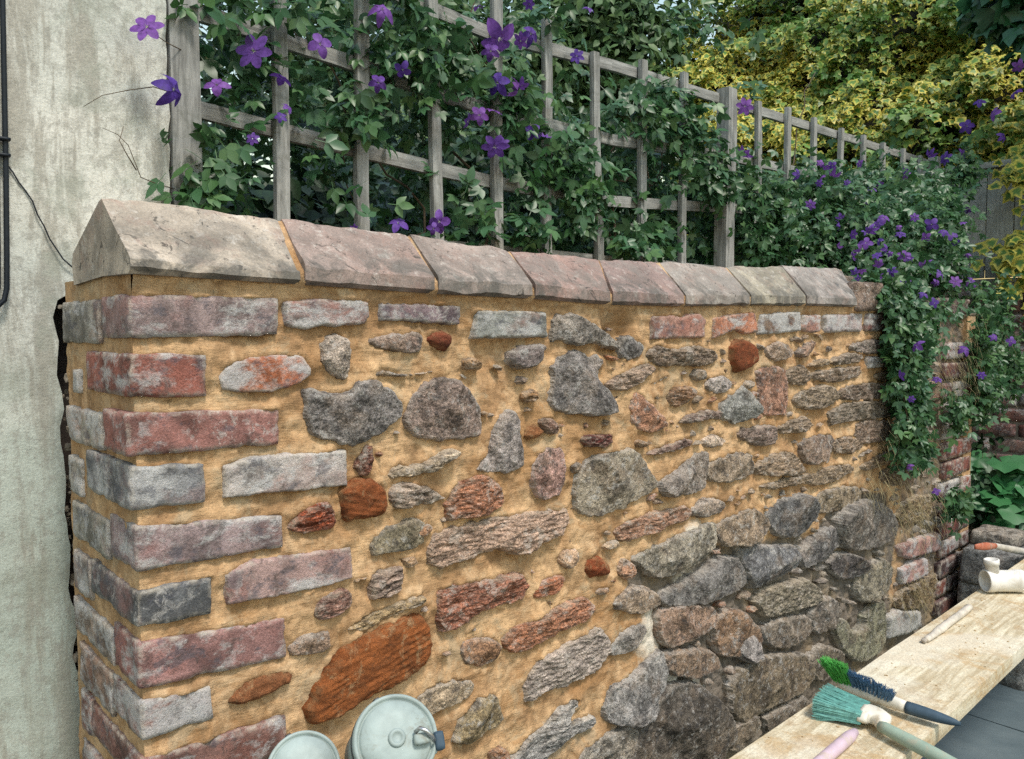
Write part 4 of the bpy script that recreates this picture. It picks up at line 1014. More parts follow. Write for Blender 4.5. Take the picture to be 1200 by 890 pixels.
# thin tendrils over the house wall
for pp in ([(232, 205), (205, 222), (182, 215), (165, 208), (158, 190), (150, 170), (138, 158), (120, 150)], [(205, 110), (180, 102), (150, 106), (120, 112), (98, 125)], [(160, 200), (148, 180), (140, 165), (145, 148)], [(215, 60), (195, 50), (178, 38), (172, 32)]):
    pt = [on(x, y, 1, .40 if x < 200 else .43) for x, y in pp]; V, F = tube(pt, np.linspace(.0012, .0005, len(pt)), 5); mk('tendril', V, F, MST, cle)
# flowers
def flower_mesh():
    out = []
    for var in range(3):
        V, F, mi = [], [], []; npet = (4, 5, 6)[var]
        for k in range(npet):
            an = 2 * math.pi * k / npet + .1 * var; c, s = math.cos(an), math.sin(an); droop = (.02, .10, -.06)[var] * (1 + .4 * math.sin(k * 2.1)); wd = (.33, .29, .25)[var]
            prof = [(.06, .05, .02), (.25, wd * .9, .05), (.48, wd * 1.15, .02), (.72, wd * 1.05, -.06 - droop), (.92, wd * .62, -.18 - 2 * droop), (1.0, .06, -.26 - 2.5 * droop)]; b = len(V)
            for r, w_, h in prof:
                for q, dz in ((-w_, .015), (0, -.03), (w_, .02)):
                    V.append((r * c - q * s, r * s + q * c, h + dz + .02 * math.sin(9 * r + k * 2)))
            for i in range(5):
                for j in range(2): F.append([b + i * 3 + j, b + (i + 1) * 3 + j, b + (i + 1) * 3 + j + 1, b + i * 3 + j + 1]); mi.append(0)
        for k in range(14):
            an = k * 2.4; r = .05 + .012 * k / 2; b = len(V); c, s = math.cos(an), math.sin(an); tipx = (r * 2.0 * c, r * 2.0 * s, .16 - .03 * (k % 3))
            V += [(r * c * .5 + .012, r * s * .5, .0), (r * c * .5 - .012, r * s * .5, .0), tipx]; F.append([b, b + 1, b + 2]); mi.append(1)
        me = bpy.data.meshes.new('flower'); me.from_pydata(V, [], F); me.polygons.foreach_set('use_smooth', np.ones(len(F), bool)); me.polygons.foreach_set('material_index', mi); out.append(me)
    return out
def mat_petal():
    t = NT('purple_petal'); oi = t.n('ObjectInfo'); c = t.mix(oi.outputs['Random'], (.075, .035, .25), (.20, .075, .34)); v = t.coord(); c = gain(t, c, t.rng(t.noise(v, 4, 4, .6), .3, .7, .65, 1.35))
    t.done(c, .55); tr = t.n('BsdfTranslucent'); t.t.links.new(c, tr.inputs[0]); ms = t.n('MixShader'); ms.inputs[0].default_value = .3
    t.t.links.new(t.b.outputs[0], ms.inputs[1]); t.t.links.new(tr.outputs[0], ms.inputs[2]); t.t.links.new(ms.outputs[0], t.out.inputs[0]); return t.m
FLM = flower_mesh(); MPT = mat_petal(); MSN = mat_plain('stamen', (.42, .45, .30), .7)
for me in FLM: me.materials.append(MPT); me.materials.append(MSN)
def flower(parent, px, py, yy, r_px, rs):
    p = on(px, py, 1, yy); r = r_px * depth(p) / PF
    to = unit(unit(CAM - p) + np.array([0, -.1, .35]) + rs.normal(size=3) * (.4 if r_px > 12 else .65))
    o = bpy.data.objects.new('flower', FLM[rs.integers(3)]); link(o, parent); m = frame(to); an = rs.uniform(0, 6.28); c, s = math.cos(an), math.sin(an); m = m @ np.array([[c, -s, 0], [s, c, 0], [0, 0, 1]])
    o.rotation_euler = Matrix(m.tolist()).to_euler(); o.location = p - world_loc(parent); o.scale = (r * rs.uniform(.8, 1.1), r * rs.uniform(.8, 1.1), r * rs.uniform(.5, 1.9))
for x, y, r in [(172, 32, 21), (203, 105, 22), (297, 60, 22), (254, 100, 15), (375, 52, 16), (443, 97, 13), (448, 12, 15), (472, 82, 10), (330, 92, 12), (585, 45, 20), (575, 60, 13), (583, 97, 17), (606, 105, 12), (612, 100, 9), (580, 172, 15), (588, 168, 10), (562, 135, 14), (548, 142, 11), (578, 130, 12), (625, 155, 11), (640, 160, 8), (676, 66, 11), (622, 40, 13), (610, 48, 10), (515, 260, 15), (508, 268, 10), (467, 262, 13), (338, 126, 9), (296, 163, 10), (329, 137, 8), (873, 125, 10), (873, 180, 11), (690, 10, 9), (620, 5, 8), (560, 8, 9), (415, 268, 6)]:
    flower(cle, x, y, .37 if x > 210 else .36, r, rs)

# --- clematis tumbling over the far end of the wall
cas = empty('clematis', (3.0, .35, 0), 'dense clematis full of purple flowers tumbling over the far end of the wall', 'climbing plant')
cl = [(900, 250, .42, .10, 420), (930, 290, .34, .12, 520), (890, 290, .40, .07, 200), (960, 245, .36, .11, 520), (990, 270, .28, .13, 700), (1000, 235, .36, .09, 380), (1030, 245, .30, .11, 560), (1030, 300, .16, .13, 650), (1060, 240, .30, .10, 420), (1090, 240, .26, .10, 420), (1070, 280, .12, .14, 700), (1110, 260, .14, .10, 340), (1055, 340, .04, .10, 420), (1045, 375, -.02, .07, 240), (1065, 400, -.05, .07, 240), (1060, 440, -.06, .06, 210), (1070, 480, -.07, .06, 180), (1065, 510, -.08, .06, 160), (1050, 405, -.04, .05, 120), (1110, 310, .04, .08, 220), (1130, 200, .2, .08, 160), (960, 205, .46, .05, 80), (925, 235, .44, .06, 120), (1145, 410, -.02, .10, 260), (1160, 370, .0, .10, 240), (1185, 430, -.02, .08, 180), (1150, 460, -.04, .08, 160), (1080, 530, -.07, .05, 60), (1120, 590, -.06, .05, 70), (1110, 480, -.02, .05, 90), (1022, 338, .02, .04, 130), (1045, 350, -.02, .05, 150), (1000, 318, .16, .05, 110)]
P = np.concatenate([on(x, y, 1, yy) + rs.normal(size=(n, 3)) * np.array([r, r * .55, r]) * .75 for x, y, yy, r, n in [(q[0], q[1], q[2], q[3], int(q[4] * 1.6)) for q in cl]])
bad = (P[:, 1] > -.035) & (P[:, 1] < .42) & (P[:, 2] < 1.46) & (P[:, 0] < 3.3); P[bad, 1] = -.03 - rs.uniform(0, .06, bad.sum())
n_, t_ = leaf_dirs(len(P), rs, (-.6, -.55, .7)); scatter(cas, 'three', MCL, P, n_, t_, rs.uniform(.028, .058, len(P)), 300, rs)
for x, y, yy in [(1010, 330, .1), (1050, 380, -.05), (1070, 430, -.08), (1060, 470, -.08), (1090, 300, .1), (1040, 280, .2), (960, 280, .3)]:
    a = on(x, y, 1, yy); pt = [np.array([3.0, .47, 1.2]), np.array([2.95, .46, 1.6]), (np.array([2.9, .40, 1.75]) + a) / 2 + np.array([0, 0, .12]), a, a + np.array([.02, -.02, -.15])]; V, F = tube(pt, [.008, .006, .004, .003, .001], 5); mk('stem', V, F, MST, cas)
FL = [(977, 206, 10), (1000, 222, 9), (1020, 270, 10), (1035, 255, 11), (1030, 262, 8), (1045, 230, 9), (1060, 205, 8), (1090, 182, 10), (1108, 186, 10), (1070, 245, 10), (1092, 263, 12), (1000, 300, 10), (1015, 285, 11), (1008, 292, 9), (1060, 300, 11), (1085, 278, 9), (1115, 275, 11), (1105, 272, 8), (1100, 320, 10), (1080, 312, 10), (1088, 308, 8), (1030, 310, 9), (1045, 318, 9), (1120, 330, 11), (1138, 330, 10), (1075, 405, 10), (1130, 410, 9), (1098, 445, 8), (1065, 547, 8), (1097, 576, 8), (1015, 240, 8), (985, 255, 8), (950, 240, 9), (935, 205, 9), (1050, 330, 9), (1038, 292, 8), (1010, 318, 8), (995, 332, 7), (1056, 440, 9), (1068, 468, 7), (1165, 395, 8), (1185, 400, 8), (1072, 255, 8), (1022, 222, 8), (1150, 440, 7), (1095, 355, 8), (1082, 345, 8), (960, 215, 7), (1000, 275, 8)] + [(rs.uniform(940, 1135), rs.uniform(190, 340), rs.uniform(5, 8)) for _ in range(34)]
for x, y, r in FL:
    yy = .28 if y < 250 else (.0 if y < 340 else -.10)
    if x < 1000 and y > 300: continue
    flower(cas, x, y, yy - .03, r * .78, rs)

# --- dark shrubs behind the trellis
def shrub(label, blobs, nleaf, size, mat, rs, nobj, tm='ovate', cat='shrub', name='shrub', group=None, base=None, stems=6):
    c = np.array([b[:3] for b in blobs]).mean(0) if base is None else np.array(base); o = empty(name, (c[0], c[1], 0), label, cat, group); pts = []; nn = []
    tot = sum(b[3] * b[4] * b[5] for b in blobs)
    for (x, y, z, rx, ry, rz) in blobs:
        n = int(nleaf * rx * ry * rz / tot); u = unit(rs.normal(size=(n, 3))); r = rs.uniform(.45, 1.0, n) ** .6; q = u * r[:, None]
        q = q * (1 + .28 * fbm(u * 2.2 + x, 3)[:, None]); pts.append(np.array([x, y, z]) + q * np.array([rx, ry, rz])); nn.append(u)
    P = np.concatenate(pts); n_ = unit(np.concatenate(nn) * .8 + np.array([-.1, -.25, .6]) + rs.normal(size=P.shape) * .5); t_ = unit(np.array([0, 0, -.7]) + rs.normal(size=P.shape) * .7)
    k = P[:, 2] > .05; scatter(o, tm, mat, P[k], n_[k], t_[k], rs.uniform(size[0], size[1], k.sum()), nobj, rs)
    for s in range(stems):
        b = blobs[s % len(blobs)]; top = np.array(b[:3]) + rs.normal(size=3) * np.array(b[3:]) * .35; bot = np.array([c[0] + rs.uniform(-.2, .2), c[1] + rs.uniform(-.1, .1), 0]); mid = (top + bot) / 2 + rs.normal(size=3) * .06
        V, F = tube([bot, mid, top], [.022, .014, .005], 6); mk('stem', V, F, MST, o)
    return o
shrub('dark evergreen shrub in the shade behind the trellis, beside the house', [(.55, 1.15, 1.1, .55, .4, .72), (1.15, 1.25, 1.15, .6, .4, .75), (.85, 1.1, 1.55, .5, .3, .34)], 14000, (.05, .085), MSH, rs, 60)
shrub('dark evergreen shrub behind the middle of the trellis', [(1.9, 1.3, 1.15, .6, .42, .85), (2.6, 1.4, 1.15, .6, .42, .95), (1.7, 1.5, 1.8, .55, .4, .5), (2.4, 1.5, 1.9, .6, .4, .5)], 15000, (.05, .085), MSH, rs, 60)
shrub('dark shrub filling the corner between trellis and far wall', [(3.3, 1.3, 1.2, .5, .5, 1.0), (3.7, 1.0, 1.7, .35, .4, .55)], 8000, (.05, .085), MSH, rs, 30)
# --- tree and shrubs further back
def rayp(px, py, Z): return tuple(CAM + (FW + RT * (px - PCX) / PF + UPV * (PCY - py) / PF) * Z)
tr = shrub('tall loose grey-green tree behind the shrubs and trellis', [(3.2, 3.6, 2.7, .9, .7, .8), (2.75, 3.8, 2.5, .6, .6, .7), (3.9, 3.9, 3.2, .9, .8, .9), (3.0, 4.0, 3.5, 1.0, .8, .8), (4.7, 4.2, 2.9, .9, .8, .9), (3.9, 4.1, 1.9, 1.4, .7, 1.0), (5.2, 3.9, 3.4, .9, .7, 1.0), (5.0, 3.6, 2.3, .8, .6, .8), (*rayp(700, 60, 6.4), .55, .5, .55), (*rayp(640, 30, 6.2), .5, .45, .5), (*rayp(760, 20, 6.6), .5, .45, .6), (*rayp(620, 80, 6.0), .55, .45, .45), (*rayp(700, 20, 6.2), .5, .45, .5), (*rayp(740, 70, 6.3), .5, .45, .5), (2.4, 4.2, 1.4, 1.2, .7, .8)], 52000, (.06, .12), MTRE, rs, 100, 'ovate', 'tree', 'tree', stems=0, base=(3.2, 4.0, 0))
V, F = tube([(3.2, 4.0, 0), (3.22, 3.98, 1.0), (3.15, 3.95, 2.0), (3.2, 3.9, 2.8)], [.11, .09, .065, .03], 10); MBK = mat_plain('bark', (.10, .085, .065), .95, .4, 25, .8, .01); mk('trunk', V, F, MBK, tr)
for a, b, r in [((3.2, 3.98, 1.2), (2.4, 3.9, 2.5), .04), ((3.17, 3.96, 1.6), (4.0, 4.0, 2.9), .04), ((3.15, 3.95, 2.0), (2.9, 3.8, 3.4), .035), ((3.18, 3.97, 1.4), (4.6, 4.2, 2.7), .035), ((3.17, 3.96, 1.7), (2.6, 4.1, 2.7), .03)]:
    a, b = np.array(a), np.array(b); V, F = tube([a, (a + b) / 2 + np.array([0, 0, .12]), b], [r, r * .7, r * .25], 7); mk('limb', V, F, MBK, tr)
shrub('tall thin-leaved shrub rising beyond the trellis near the house', [(.9, 2.3, 1.75, .5, .35, .5), (1.5, 2.6, 2.1, .55, .4, .65), (1.2, 2.9, 2.6, .5, .4, .45), (.75, 2.2, 2.35, .38, .3, .30)], 2600, (.05, .09), MSH, rs, 40, 'ovate')

# --- variegated ivy over the far boundary
ivy = empty('ivy', (4.4, .8, 0), 'thick yellow-variegated ivy spilling over the far fence', 'ivy')
N = 34000; yy = rs.uniform(-1.5, 2.7, N); z = rs.uniform(1.75, 4.1, N); f = fbm(np.column_stack([yy * 1.7, z * 1.7, z * 0]), 4); bulge = .40 * f + .22 * fbm(np.column_stack([yy * 5, z * 5, z * 0 + 3]), 3)
x = 4.30 - bulge + .55 * np.clip(z - 2.15, 0, 2) + rs.uniform(0, .22, N) ** 1.0
# hangs lower behind the fence, thin at its ragged lower edge
low = 2.28 + .16 * fbm(np.column_stack([yy * 2.2, yy * 0, yy * 0]), 3) + np.interp(yy, [-1.5, -.2, .3, 1.0, 4.6], [-.15, -.05, .0, -.05, -.2])
k = z > low - .18 * rs.uniform(size=N) ** 2
P = np.column_stack([x, yy, z])[k]; fk = f[k]; n_ = unit(np.array([-.8, -.45, .9]) + rs.normal(size=P.shape) * .55); t_ = unit(np.array([-.15, 0, -1.0]) + rs.normal(size=P.shape) * .55)
yel = np.clip(.50 + 1.2 * fbm(P * 1.3 + 4, 3) + rs.normal(size=len(P)) * .25, 0, 1) * (P[:, 1] > -.32) * np.where((P[:, 2] > 2.75) & (P[:, 1] < .15), .0, 1)
scatter(ivy, 'ivy', MIV, P, n_, t_, rs.uniform(.028, .085, len(P)), 300, rs, yel=yel)
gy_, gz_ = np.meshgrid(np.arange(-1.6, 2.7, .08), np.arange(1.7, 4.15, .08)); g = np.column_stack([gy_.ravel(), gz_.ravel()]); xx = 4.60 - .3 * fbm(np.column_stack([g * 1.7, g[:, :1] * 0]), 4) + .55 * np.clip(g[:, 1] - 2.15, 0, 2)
nx = gy_.shape[1]; nz2 = gy_.shape[0]; I = (np.arange(nz2 - 1)[:, None] * nx + np.arange(nx - 1)[None]).ravel(); mk('dark_backing', np.column_stack([xx, g]), np.column_stack([I, I + nx, I + nx + 1, I + 1]), mat_plain('ivy_shade', (.02, .022, .012), .95, .5, 20, .9, .02), ivy)  # added solid dark sheet: blocks sky and stands for shade between ivy leaves
for y0 in (-.6, .1, .7, 1.5, 2.2):
    pt = [np.array([4.55, y0, 0]), np.array([4.55, y0 + .05, 1.2]), np.array([4.72, y0 - .05, 2.2]), np.array([5.3, y0 + .1, 3.2])]; V, F = tube(pt, [.03, .025, .018, .006], 7); mk('stem', V, F, MST, ivy)
# dark green climber hanging at the top right with a few flowers
grn = shrub('dark green large-leaved climber hanging in front of the ivy', [(3.95, -.12, 2.78, .22, .20, .30), (3.9, -.32, 2.6, .2, .2, .35), (4.0, .05, 2.95, .25, .22, .22), (3.95, -.3, 3.0, .25, .3, .3)], 1500, (.08, .13), MIG, rs, 200, 'ivy', 'climbing plant', 'climber', base=(4.0, -.45, 0), stems=3)
for x, y, r in [(1133, 148, 9), (1128, 182, 9), (1165, 133, 9), (1194, 78, 8), (1190, 108, 9), (1148, 120, 7), (1175, 160, 7)]:
    p = on(x, y, 0, 3.72); rr = r * depth(p) / PF; to = unit(unit(CAM - p) + rs.normal(size=3) * .5); o = bpy.data.objects.new('flower', FLM[rs.integers(3)]); link(o, grn); o.rotation_euler = Matrix(frame(to).tolist()).to_euler(); o.location = p - world_loc(grn); o.scale = (rr,) * 3
# yellow-leaved sprig hanging at the right edge
P = np.concatenate([on(x, y, 0, 3.9) + rs.normal(size=(n, 3)) * .055 for x, y, n in [(1192, 290, 40), (1185, 305, 34), (1198, 335, 30), (1196, 190, 30), (1200, 215, 24)]]); n_, t_ = leaf_dirs(len(P), rs, (-1, -.2, .6), .4)
sp = empty('ivy_sprig', (3.9, -.3, 1.75), 'yellow-edged ivy sprig hanging against the grey fence', 'ivy'); scatter(sp, 'ivy', MIV, P, n_, t_, rs.uniform(.05, .08, len(P)), len(P) - 1, rs, yel=np.ones(len(P)))
V, F = tube([(4.02, -.32, 2.4), (3.93, -.31, 2.1), (3.9, -.28, 1.85), (3.9, -.3, 1.62)], [.006, .005, .004, .002], 5); mk('stem', V, F, MST, sp)
# leafy plant growing at the far end
pl_ = empty('leafy_plant', (3.62, -.12, 0), 'clump of rounded bright green leaves growing at the foot of the far brick wall', 'plant')
P = []; rs2 = np.random.default_rng(5)
for x, y, n in [(1165, 565, 16), (1190, 555, 14), (1160, 585, 14), (1195, 590, 16), (1178, 610, 14), (1200, 620, 10), (1155, 550, 8), (1185, 575, 10)]:
    P.append(on(x, y, 0, 3.62) + rs2.normal(size=(n, 3)) * np.array([.07, .045, .04]))
P = np.concatenate(P); n_ = unit(np.array([-.6, -.25, .9]) + rs2.normal(size=P.shape) * .35); t_ = unit(rs2.normal(size=P.shape) + np.array([-.6, 0, -.3]))
MRD = mat_leaf('round_leaf', [(.035, .15, .05), (.045, .18, .06), (.03, .12, .04), (.06, .20, .08)], .22, .42, spec=.5)
scatter(pl_, 'round', MRD, P, n_, t_, rs2.uniform(.07, .13, len(P)), len(P) - 1, rs2)
for i in range(0, len(P), 3):
    b = np.array([3.66 + rs2.uniform(-.05, .05), P[i][1] * .6 - .06, 0]); V, F = tube([b, (b + P[i]) / 2 + np.array([.03, 0, .08]), P[i]], [.005, .004, .002], 5); mk('stalk', V, F, MRD, pl_)
# low undergrowth at the far end
P = np.concatenate([on(x, y, 0, xx) + rs.normal(size=(n, 3)) * np.array([.05, .07, .035]) for x, y, xx, n in [(1185, 660, 3.5, 120), (1160, 640, 3.6, 120), (1195, 640, 3.6, 120), (1130, 560, 3.5, 100), (1135, 600, 3.5, 90), (1140, 520, 3.7, 80)]]); P[:, 2] = np.clip(P[:, 2], .3, 1.2)
n_, t_ = leaf_dirs(len(P), rs, (-.6, -.2, .9)); ug = empty('weeds', (3.55, -.05, 0), 'small dark-leaved weeds at the foot of the far brick wall', 'weeds'); scatter(ug, 'ovate', MSH, P, n_, t_, rs.uniform(.03, .055, len(P)), 20, rs)
for i in range(0, len(P), 14):
    b = np.array([P[i][0] + .03, P[i][1], 0]); V, F = tube([b, (b + P[i]) / 2, P[i]], [.003, .002, .001], 4); mk('stalk', V, F, MST, ug)
# dry trailing grass and stems down the end of the wall
gr = []; 
for k in range(420):
    x, y = [(1060, 520), (1085, 590), (1045, 560), (1110, 430), (1135, 430), (1075, 690), (1150, 400), (1072, 610)][k % 8]; p = on(x + rs.normal() * 14, y + rs.normal() * 16, 1, -.02 - rs.uniform(0, .05)); d = np.array([rs.normal() * .03, -.015, -.07 * rs.uniform(.5, 1.4)]); a = p; m_ = p + d * .5 + np.array([rs.normal() * .012, -.012, 0]); b = p + d
    s = np.array([.0011, 0, 0]); i0 = len(gr) * 6; gr.append(np.array([a - s, a + s, m_ - s, m_ + s, b - s * .2, b + s * .2]))
V = np.concatenate(gr); F = sum([[[6 * i, 6 * i + 1, 6 * i + 3, 6 * i + 2], [6 * i + 2, 6 * i + 3, 6 * i + 5, 6 * i + 4]] for i in range(len(gr))], [])
tag(mk('dry_grass', V, F, mat_plain('dry_grass', (.24, .20, .11), .9, .5, 30), None), 'wispy dry grass hanging on the far end of the garden wall', 'grass', kind='stuff')
# ------------------------------------------------------------------ scaffold board and what lies on it
def mat_board():
    t = NT('scaffold_board'); v = t.coord(False); g = t.scale(v, (18, 18, 1.4)); n1 = t.noise(g, 3, 7, .6, .8); c = t.mix(t.rng(n1, .40, .60), (.44, .36, .235), (.66, .59, .44))
    d1 = t.noise(v, 6.5, 7, .72, .6); c = t.mix(t.rng(d1, .49, .57, 0, .75), c, (.45, .31, .16)); d2 = t.noise(v, 17, 6, .75); c = t.mix(t.rng(d2, .53, .61, 0, .55), c, (.36, .25, .14))
    d3 = t.noise(v, 3.2, 4, .6); c = t.mix(t.rng(d3, .50, .60, 0, .6), c, (.70, .66, .55)); sp = t.noise(v, 240, 3, .75); c = gain(t, c, t.rng(sp, .36, .64, .8, 1.15))
    return t.done(c, .85, t.bump(t.noise(g, 5, 8, .7), .5, .002, t.bump(t.noise(v, 160, 5, .75), .6, .002)))
BZ = .55; BY0, BY1 = -.541, -.318
brd = slat('scaffold_board', (.3, (BY0 + BY1) / 2, BZ - .019), (3.6, (BY0 + BY1) / 2, BZ - .019), .038, BY1 - BY0, None, mat_board(), 2.2, 60, .0008)
tag(brd, 'pale mortar-dusted scaffold board running along in front of the wall', 'board')
MTS = mat_wood('trestle_timber', (.24, .18, .11), (.38, .30, .2), 1.0, .85)
for x, lb in ((.45, 'timber trestle under the near end of the scaffold board'), (3.45, 'timber trestle under the far end of the scaffold board')):
    t = empty('trestle', (x, -.43, 0), lb, 'trestle', 'trestles under the scaffold board')
    slat('beam', (x, -.68, BZ - .068), (x, -.20, BZ - .068), .06, .05, t, MTS, x, 10, .001)
    for sx in (-1, 1):
        for sy in (-.62, -.26): slat('leg', (x + sx * .14, sy, 0), (x + sx * .012, sy, BZ - .09), .035, .045, t, MTS, x + sy, 8, .001)
# crumbs of mortar on the board
cr = []; rs = np.random.default_rng(31)
for k in range(260):
    cx = rs.uniform(.9, 2.9); cyy = rs.uniform(BY0 + .01, BY1 - .01)
    if fbm(np.array([[cx * 4, cyy * 6, 1.0]]), 2)[0] < -.05: continue
    P, F = subbox(1, 1, 1); s = rs.uniform(.0008, .0034); cr.append(((P - .5) * s * np.array([1, 1.2, .7]) * rs.uniform(.7, 1.3, (8, 1)) + np.array([cx, cyy, BZ + s * .3]), F))
V, F = joinvf(cr); tag(mk('mortar_crumbs', V, F, mat_plain('crumb', (.46, .34, .20), .95, .4, 60), None, smooth=False), 'tiny ochre mortar crumbs scattered over the scaffold board', 'crumbs', kind='stuff')

def loft(path, secs, n=16):
    """ellipse sections (a across, b up) along a path; up is world z"""
    path = np.asarray(path, float); T = unit(np.gradient(path, axis=0)); V = []; F = []
    for p, t, (a, b) in zip(path, T, secs):
        s = unit(np.cross(t, (0, 0, 1.0))); u = np.cross(s, t)
        for k in range(n):
            an = 2 * math.pi * k / n; V.append(p + s * a * math.cos(an) + u * b * math.sin(an))
    m = len(path)
    for i in range(m - 1):
        for k in range(n): F.append([i * n + k, i * n + (k + 1) % n, (i + 1) * n + (k + 1) % n, (i + 1) * n + k])
    F.append(list(range(n))[::-1]); F.append([(m - 1) * n + k for k in range(n)]); return np.array(V), F
def lerp(a, b, ts): return np.array([np.asarray(a) * (1 - t) + np.asarray(b) * t for t in ts])
def strands(roots, dirs, lens, rad, rs, bend=.12):
    V = []; F = []; n = 0
    for p, d, L in zip(roots, dirs, lens):
        d = unit(d); s = unit(np.cross(d, (.3, .2, .9))); u = np.cross(d, s); bd = (s * rs.normal() + u * rs.normal()) * bend * L
        for q, r in ((p, rad), (p + d * L * .5 + bd * .25, rad), (p + d * L + bd, rad * .7)):
            for k in range(3): an = 2.094 * k; V.append(q + r * (s * math.cos(an) + u * math.sin(an)))
        for i in range(2):
            for k in range(3): F.append([n + i * 3 + k, n + i * 3 + (k + 1) % 3, n + (i + 1) * 3 + (k + 1) % 3, n + (i + 1) * 3 + k])
        F.append([n + 6, n + 7, n + 8]); n += 9
    return np.array(V), F
rs = np.random.default_rng(17)
MWP = mat_plain('cream_plastic', (.66, .62, .53), .45, .12, 40, .2, .0006, dirt=(.42, .34, .22))
MSG = mat_plain('sage_green_plastic', (.28, .36, .29), .5, .12, 40, .2, .0006, dirt=(.36, .34, .26))
MNV = mat_plain('slate_blue_rubber', (.045, .075, .105), .6, .2, 40, .3, .0006)
MTL = mat_plain('teal_bristle', (.17, .40, .36), .7, .35, 90); MGB = mat_plain('green_bristle', (.10, .42, .09), .7, .3, 90); MBB = mat_plain('blue_bristle', (.09, .19, .34), .7, .35, 90)
# hand brush with green and blue bristles, lying on its side
A, B_, C_ = on(984, 800, 2, BZ + .022), on(1062, 829, 2, BZ + .022), on(1126, 849, 2, BZ + .020)
hb = empty('hand_brush', (*((A + C_) / 2)[:2], BZ), 'cream hand brush with green and blue bristles and dark handle on the board', 'brush')
ax = unit(B_ - A); side = unit(np.cross((0, 0, 1.0), ax))
if side[1] < 0: side = -side
ts = np.linspace(0, 1, 14); V, F = loft(lerp(A, B_, ts), [(.012 + .007 * math.sin(math.pi * min(1, t * 1.15 + .12)), .012 + .003 * math.sin(math.pi * t)) for t in ts]); hd = mk('head', V, F, MWP, hb)
ts = np.linspace(0, 1, 12); V, F = loft(lerp(B_, C_, ts), [(.0135 * math.sin(math.pi * min(1, .42 + t * .58)) ** .5 + .001, .0115 * math.sin(math.pi * min(1, .42 + t * .56)) ** .5 + .001) for t in ts]); mk('handle', V, F, MNV, hb)
for nm, (u0, u1), mt in (('green_bristles', (-.04, .24), MGB), ('blue_bristles', (.25, .80), MBB)):
    ro, di, le = [], [], []
    for _ in range(520 if nm[0] == 'g' else 760):
        u = rs.uniform(u0, u1); tuft = round(u * 22) / 22 + rs.normal() * .006; p = A + (B_ - A) * tuft + side * rs.uniform(.008, .014) + np.array([0, 0, rs.uniform(.002, .012)]); ro.append(p)
        di.append(side * .55 + np.array([0, 0, 1.0]) + ax * (u - .28) * 1.1 + rs.normal(size=3) * .05); le.append((.060 if nm[0] == 'g' else .046) * (1 - .45 * max(0, u - .3)) * rs.uniform(.9, 1.05))
    V, F = strands(ro, di, le, .0007, rs, .04); tag(mk(nm, V, F, mt, hd, smooth=False), kind='stuff')
hk = [A + ax * .035 + np.array([0, 0, .005]) + side * .004, A + ax * .033 + np.array([0, 0, .022]) + side * .002, A + ax * .045 + np.array([0, 0, .031]) - side * .002, A + ax * .066 + np.array([0, 0, .030]) - side * .012, A + ax * .074 + np.array([0, 0, .018]) - side * .018, A + ax * .074 + np.array([0, 0, -.006]) - side * .022]
V, F = tube(hk, .0022, 8); mk('wire_hook', V, F, mat_plain('dull_wire', (.16, .16, .15), .45, .2, 50, metal=.8), hd)
# teal dusting brush in front
A, B_, C_ = on(962, 822, 2, BZ + .020), on(1014, 836, 2, BZ + .022), on(1034, 852, 2, BZ + .021); D_ = on(1135, 906, 2, BZ + .017)
tb = empty('dusting_brush', (*((A + D_) / 2)[:2], BZ), 'wide flat brush with pale teal bristles and long sage handle on the board', 'brush')
ax = unit(B_ - A); side = unit(np.cross((0, 0, 1.0), ax)); hw = .038
ro, di, le = [], [], []
L = np.linalg.norm(B_ - A)
for _ in range(2600):
    s = rs.uniform(-1, 1); h = rs.uniform(-1, 1); ro.append(B_ + side * s * hw * .92 + np.array([0, 0, h * .011])); di.append(-ax + side * (s * .10 + rs.normal() * .03) + np.array([0, 0, h * .05 + .02 + rs.normal() * .02])); le.append(L * rs.uniform(.93, 1.06))
pth = np.concatenate([lerp(B_ - ax * .006, B_ + ax * .018, np.linspace(0, 1, 5)), lerp(B_ + ax * .028, C_, np.linspace(.2, 1, 5))]); sec = [(hw, .013)] * 3 + [(hw * .95, .0135), (hw * .82, .0135), (hw * .66, .0135), (hw * .5, .0135), (hw * .4, .013), (hw * .34, .0125), (hw * .31, .012)]
V, F = loft(pth, sec, 20); fr = mk('ferrule', V, F, MWP, tb)
V, F = strands(ro, di, le, .0008, rs, .05); tag(mk('bristles', V, F, MTL, fr, smooth=False), kind='stuff')
ts = np.linspace(0, 1, 12); V, F = loft(lerp(C_ - unit(D_ - C_) * .004, D_, ts), [(.0118 + .0025 * math.sin(t * 3.0), .0115 + .002 * math.sin(t * 3.0)) for t in ts]); mk('handle', V, F, MSG, tb)
# lilac tool handle
a, b = on(1002, 858, 2, BZ + .013), on(925, 925, 2, BZ + .013); lt = empty('tool_handle', (*((a + b) / 2)[:2], BZ), 'lilac plastic tool handle lying at the edge of the board', 'handle')
ts = np.linspace(0, 1, 12); V, F = loft(lerp(a, b, ts), [(.0118 * (1 - .35 * math.exp(-t * 26)), .0118 * (1 - .35 * math.exp(-t * 26))) for t in ts], 18); gp = mk('grip', V, F, mat_plain('lilac_plastic', (.52, .40, .46), .5, .12, 30, .3, .0006, dirt=(.46, .38, .30)), lt)
V, F = loft(lerp(a - unit(b - a) * .0015, a + unit(b - a) * .001, [0, 1]), [(.0045, .0045)] * 2, 12); mk('hanging_hole', V, F, mat_plain('hole_shade', (.03, .03, .03), .8), gp)  # near-black disc on the grip end stands for the shade in the hole
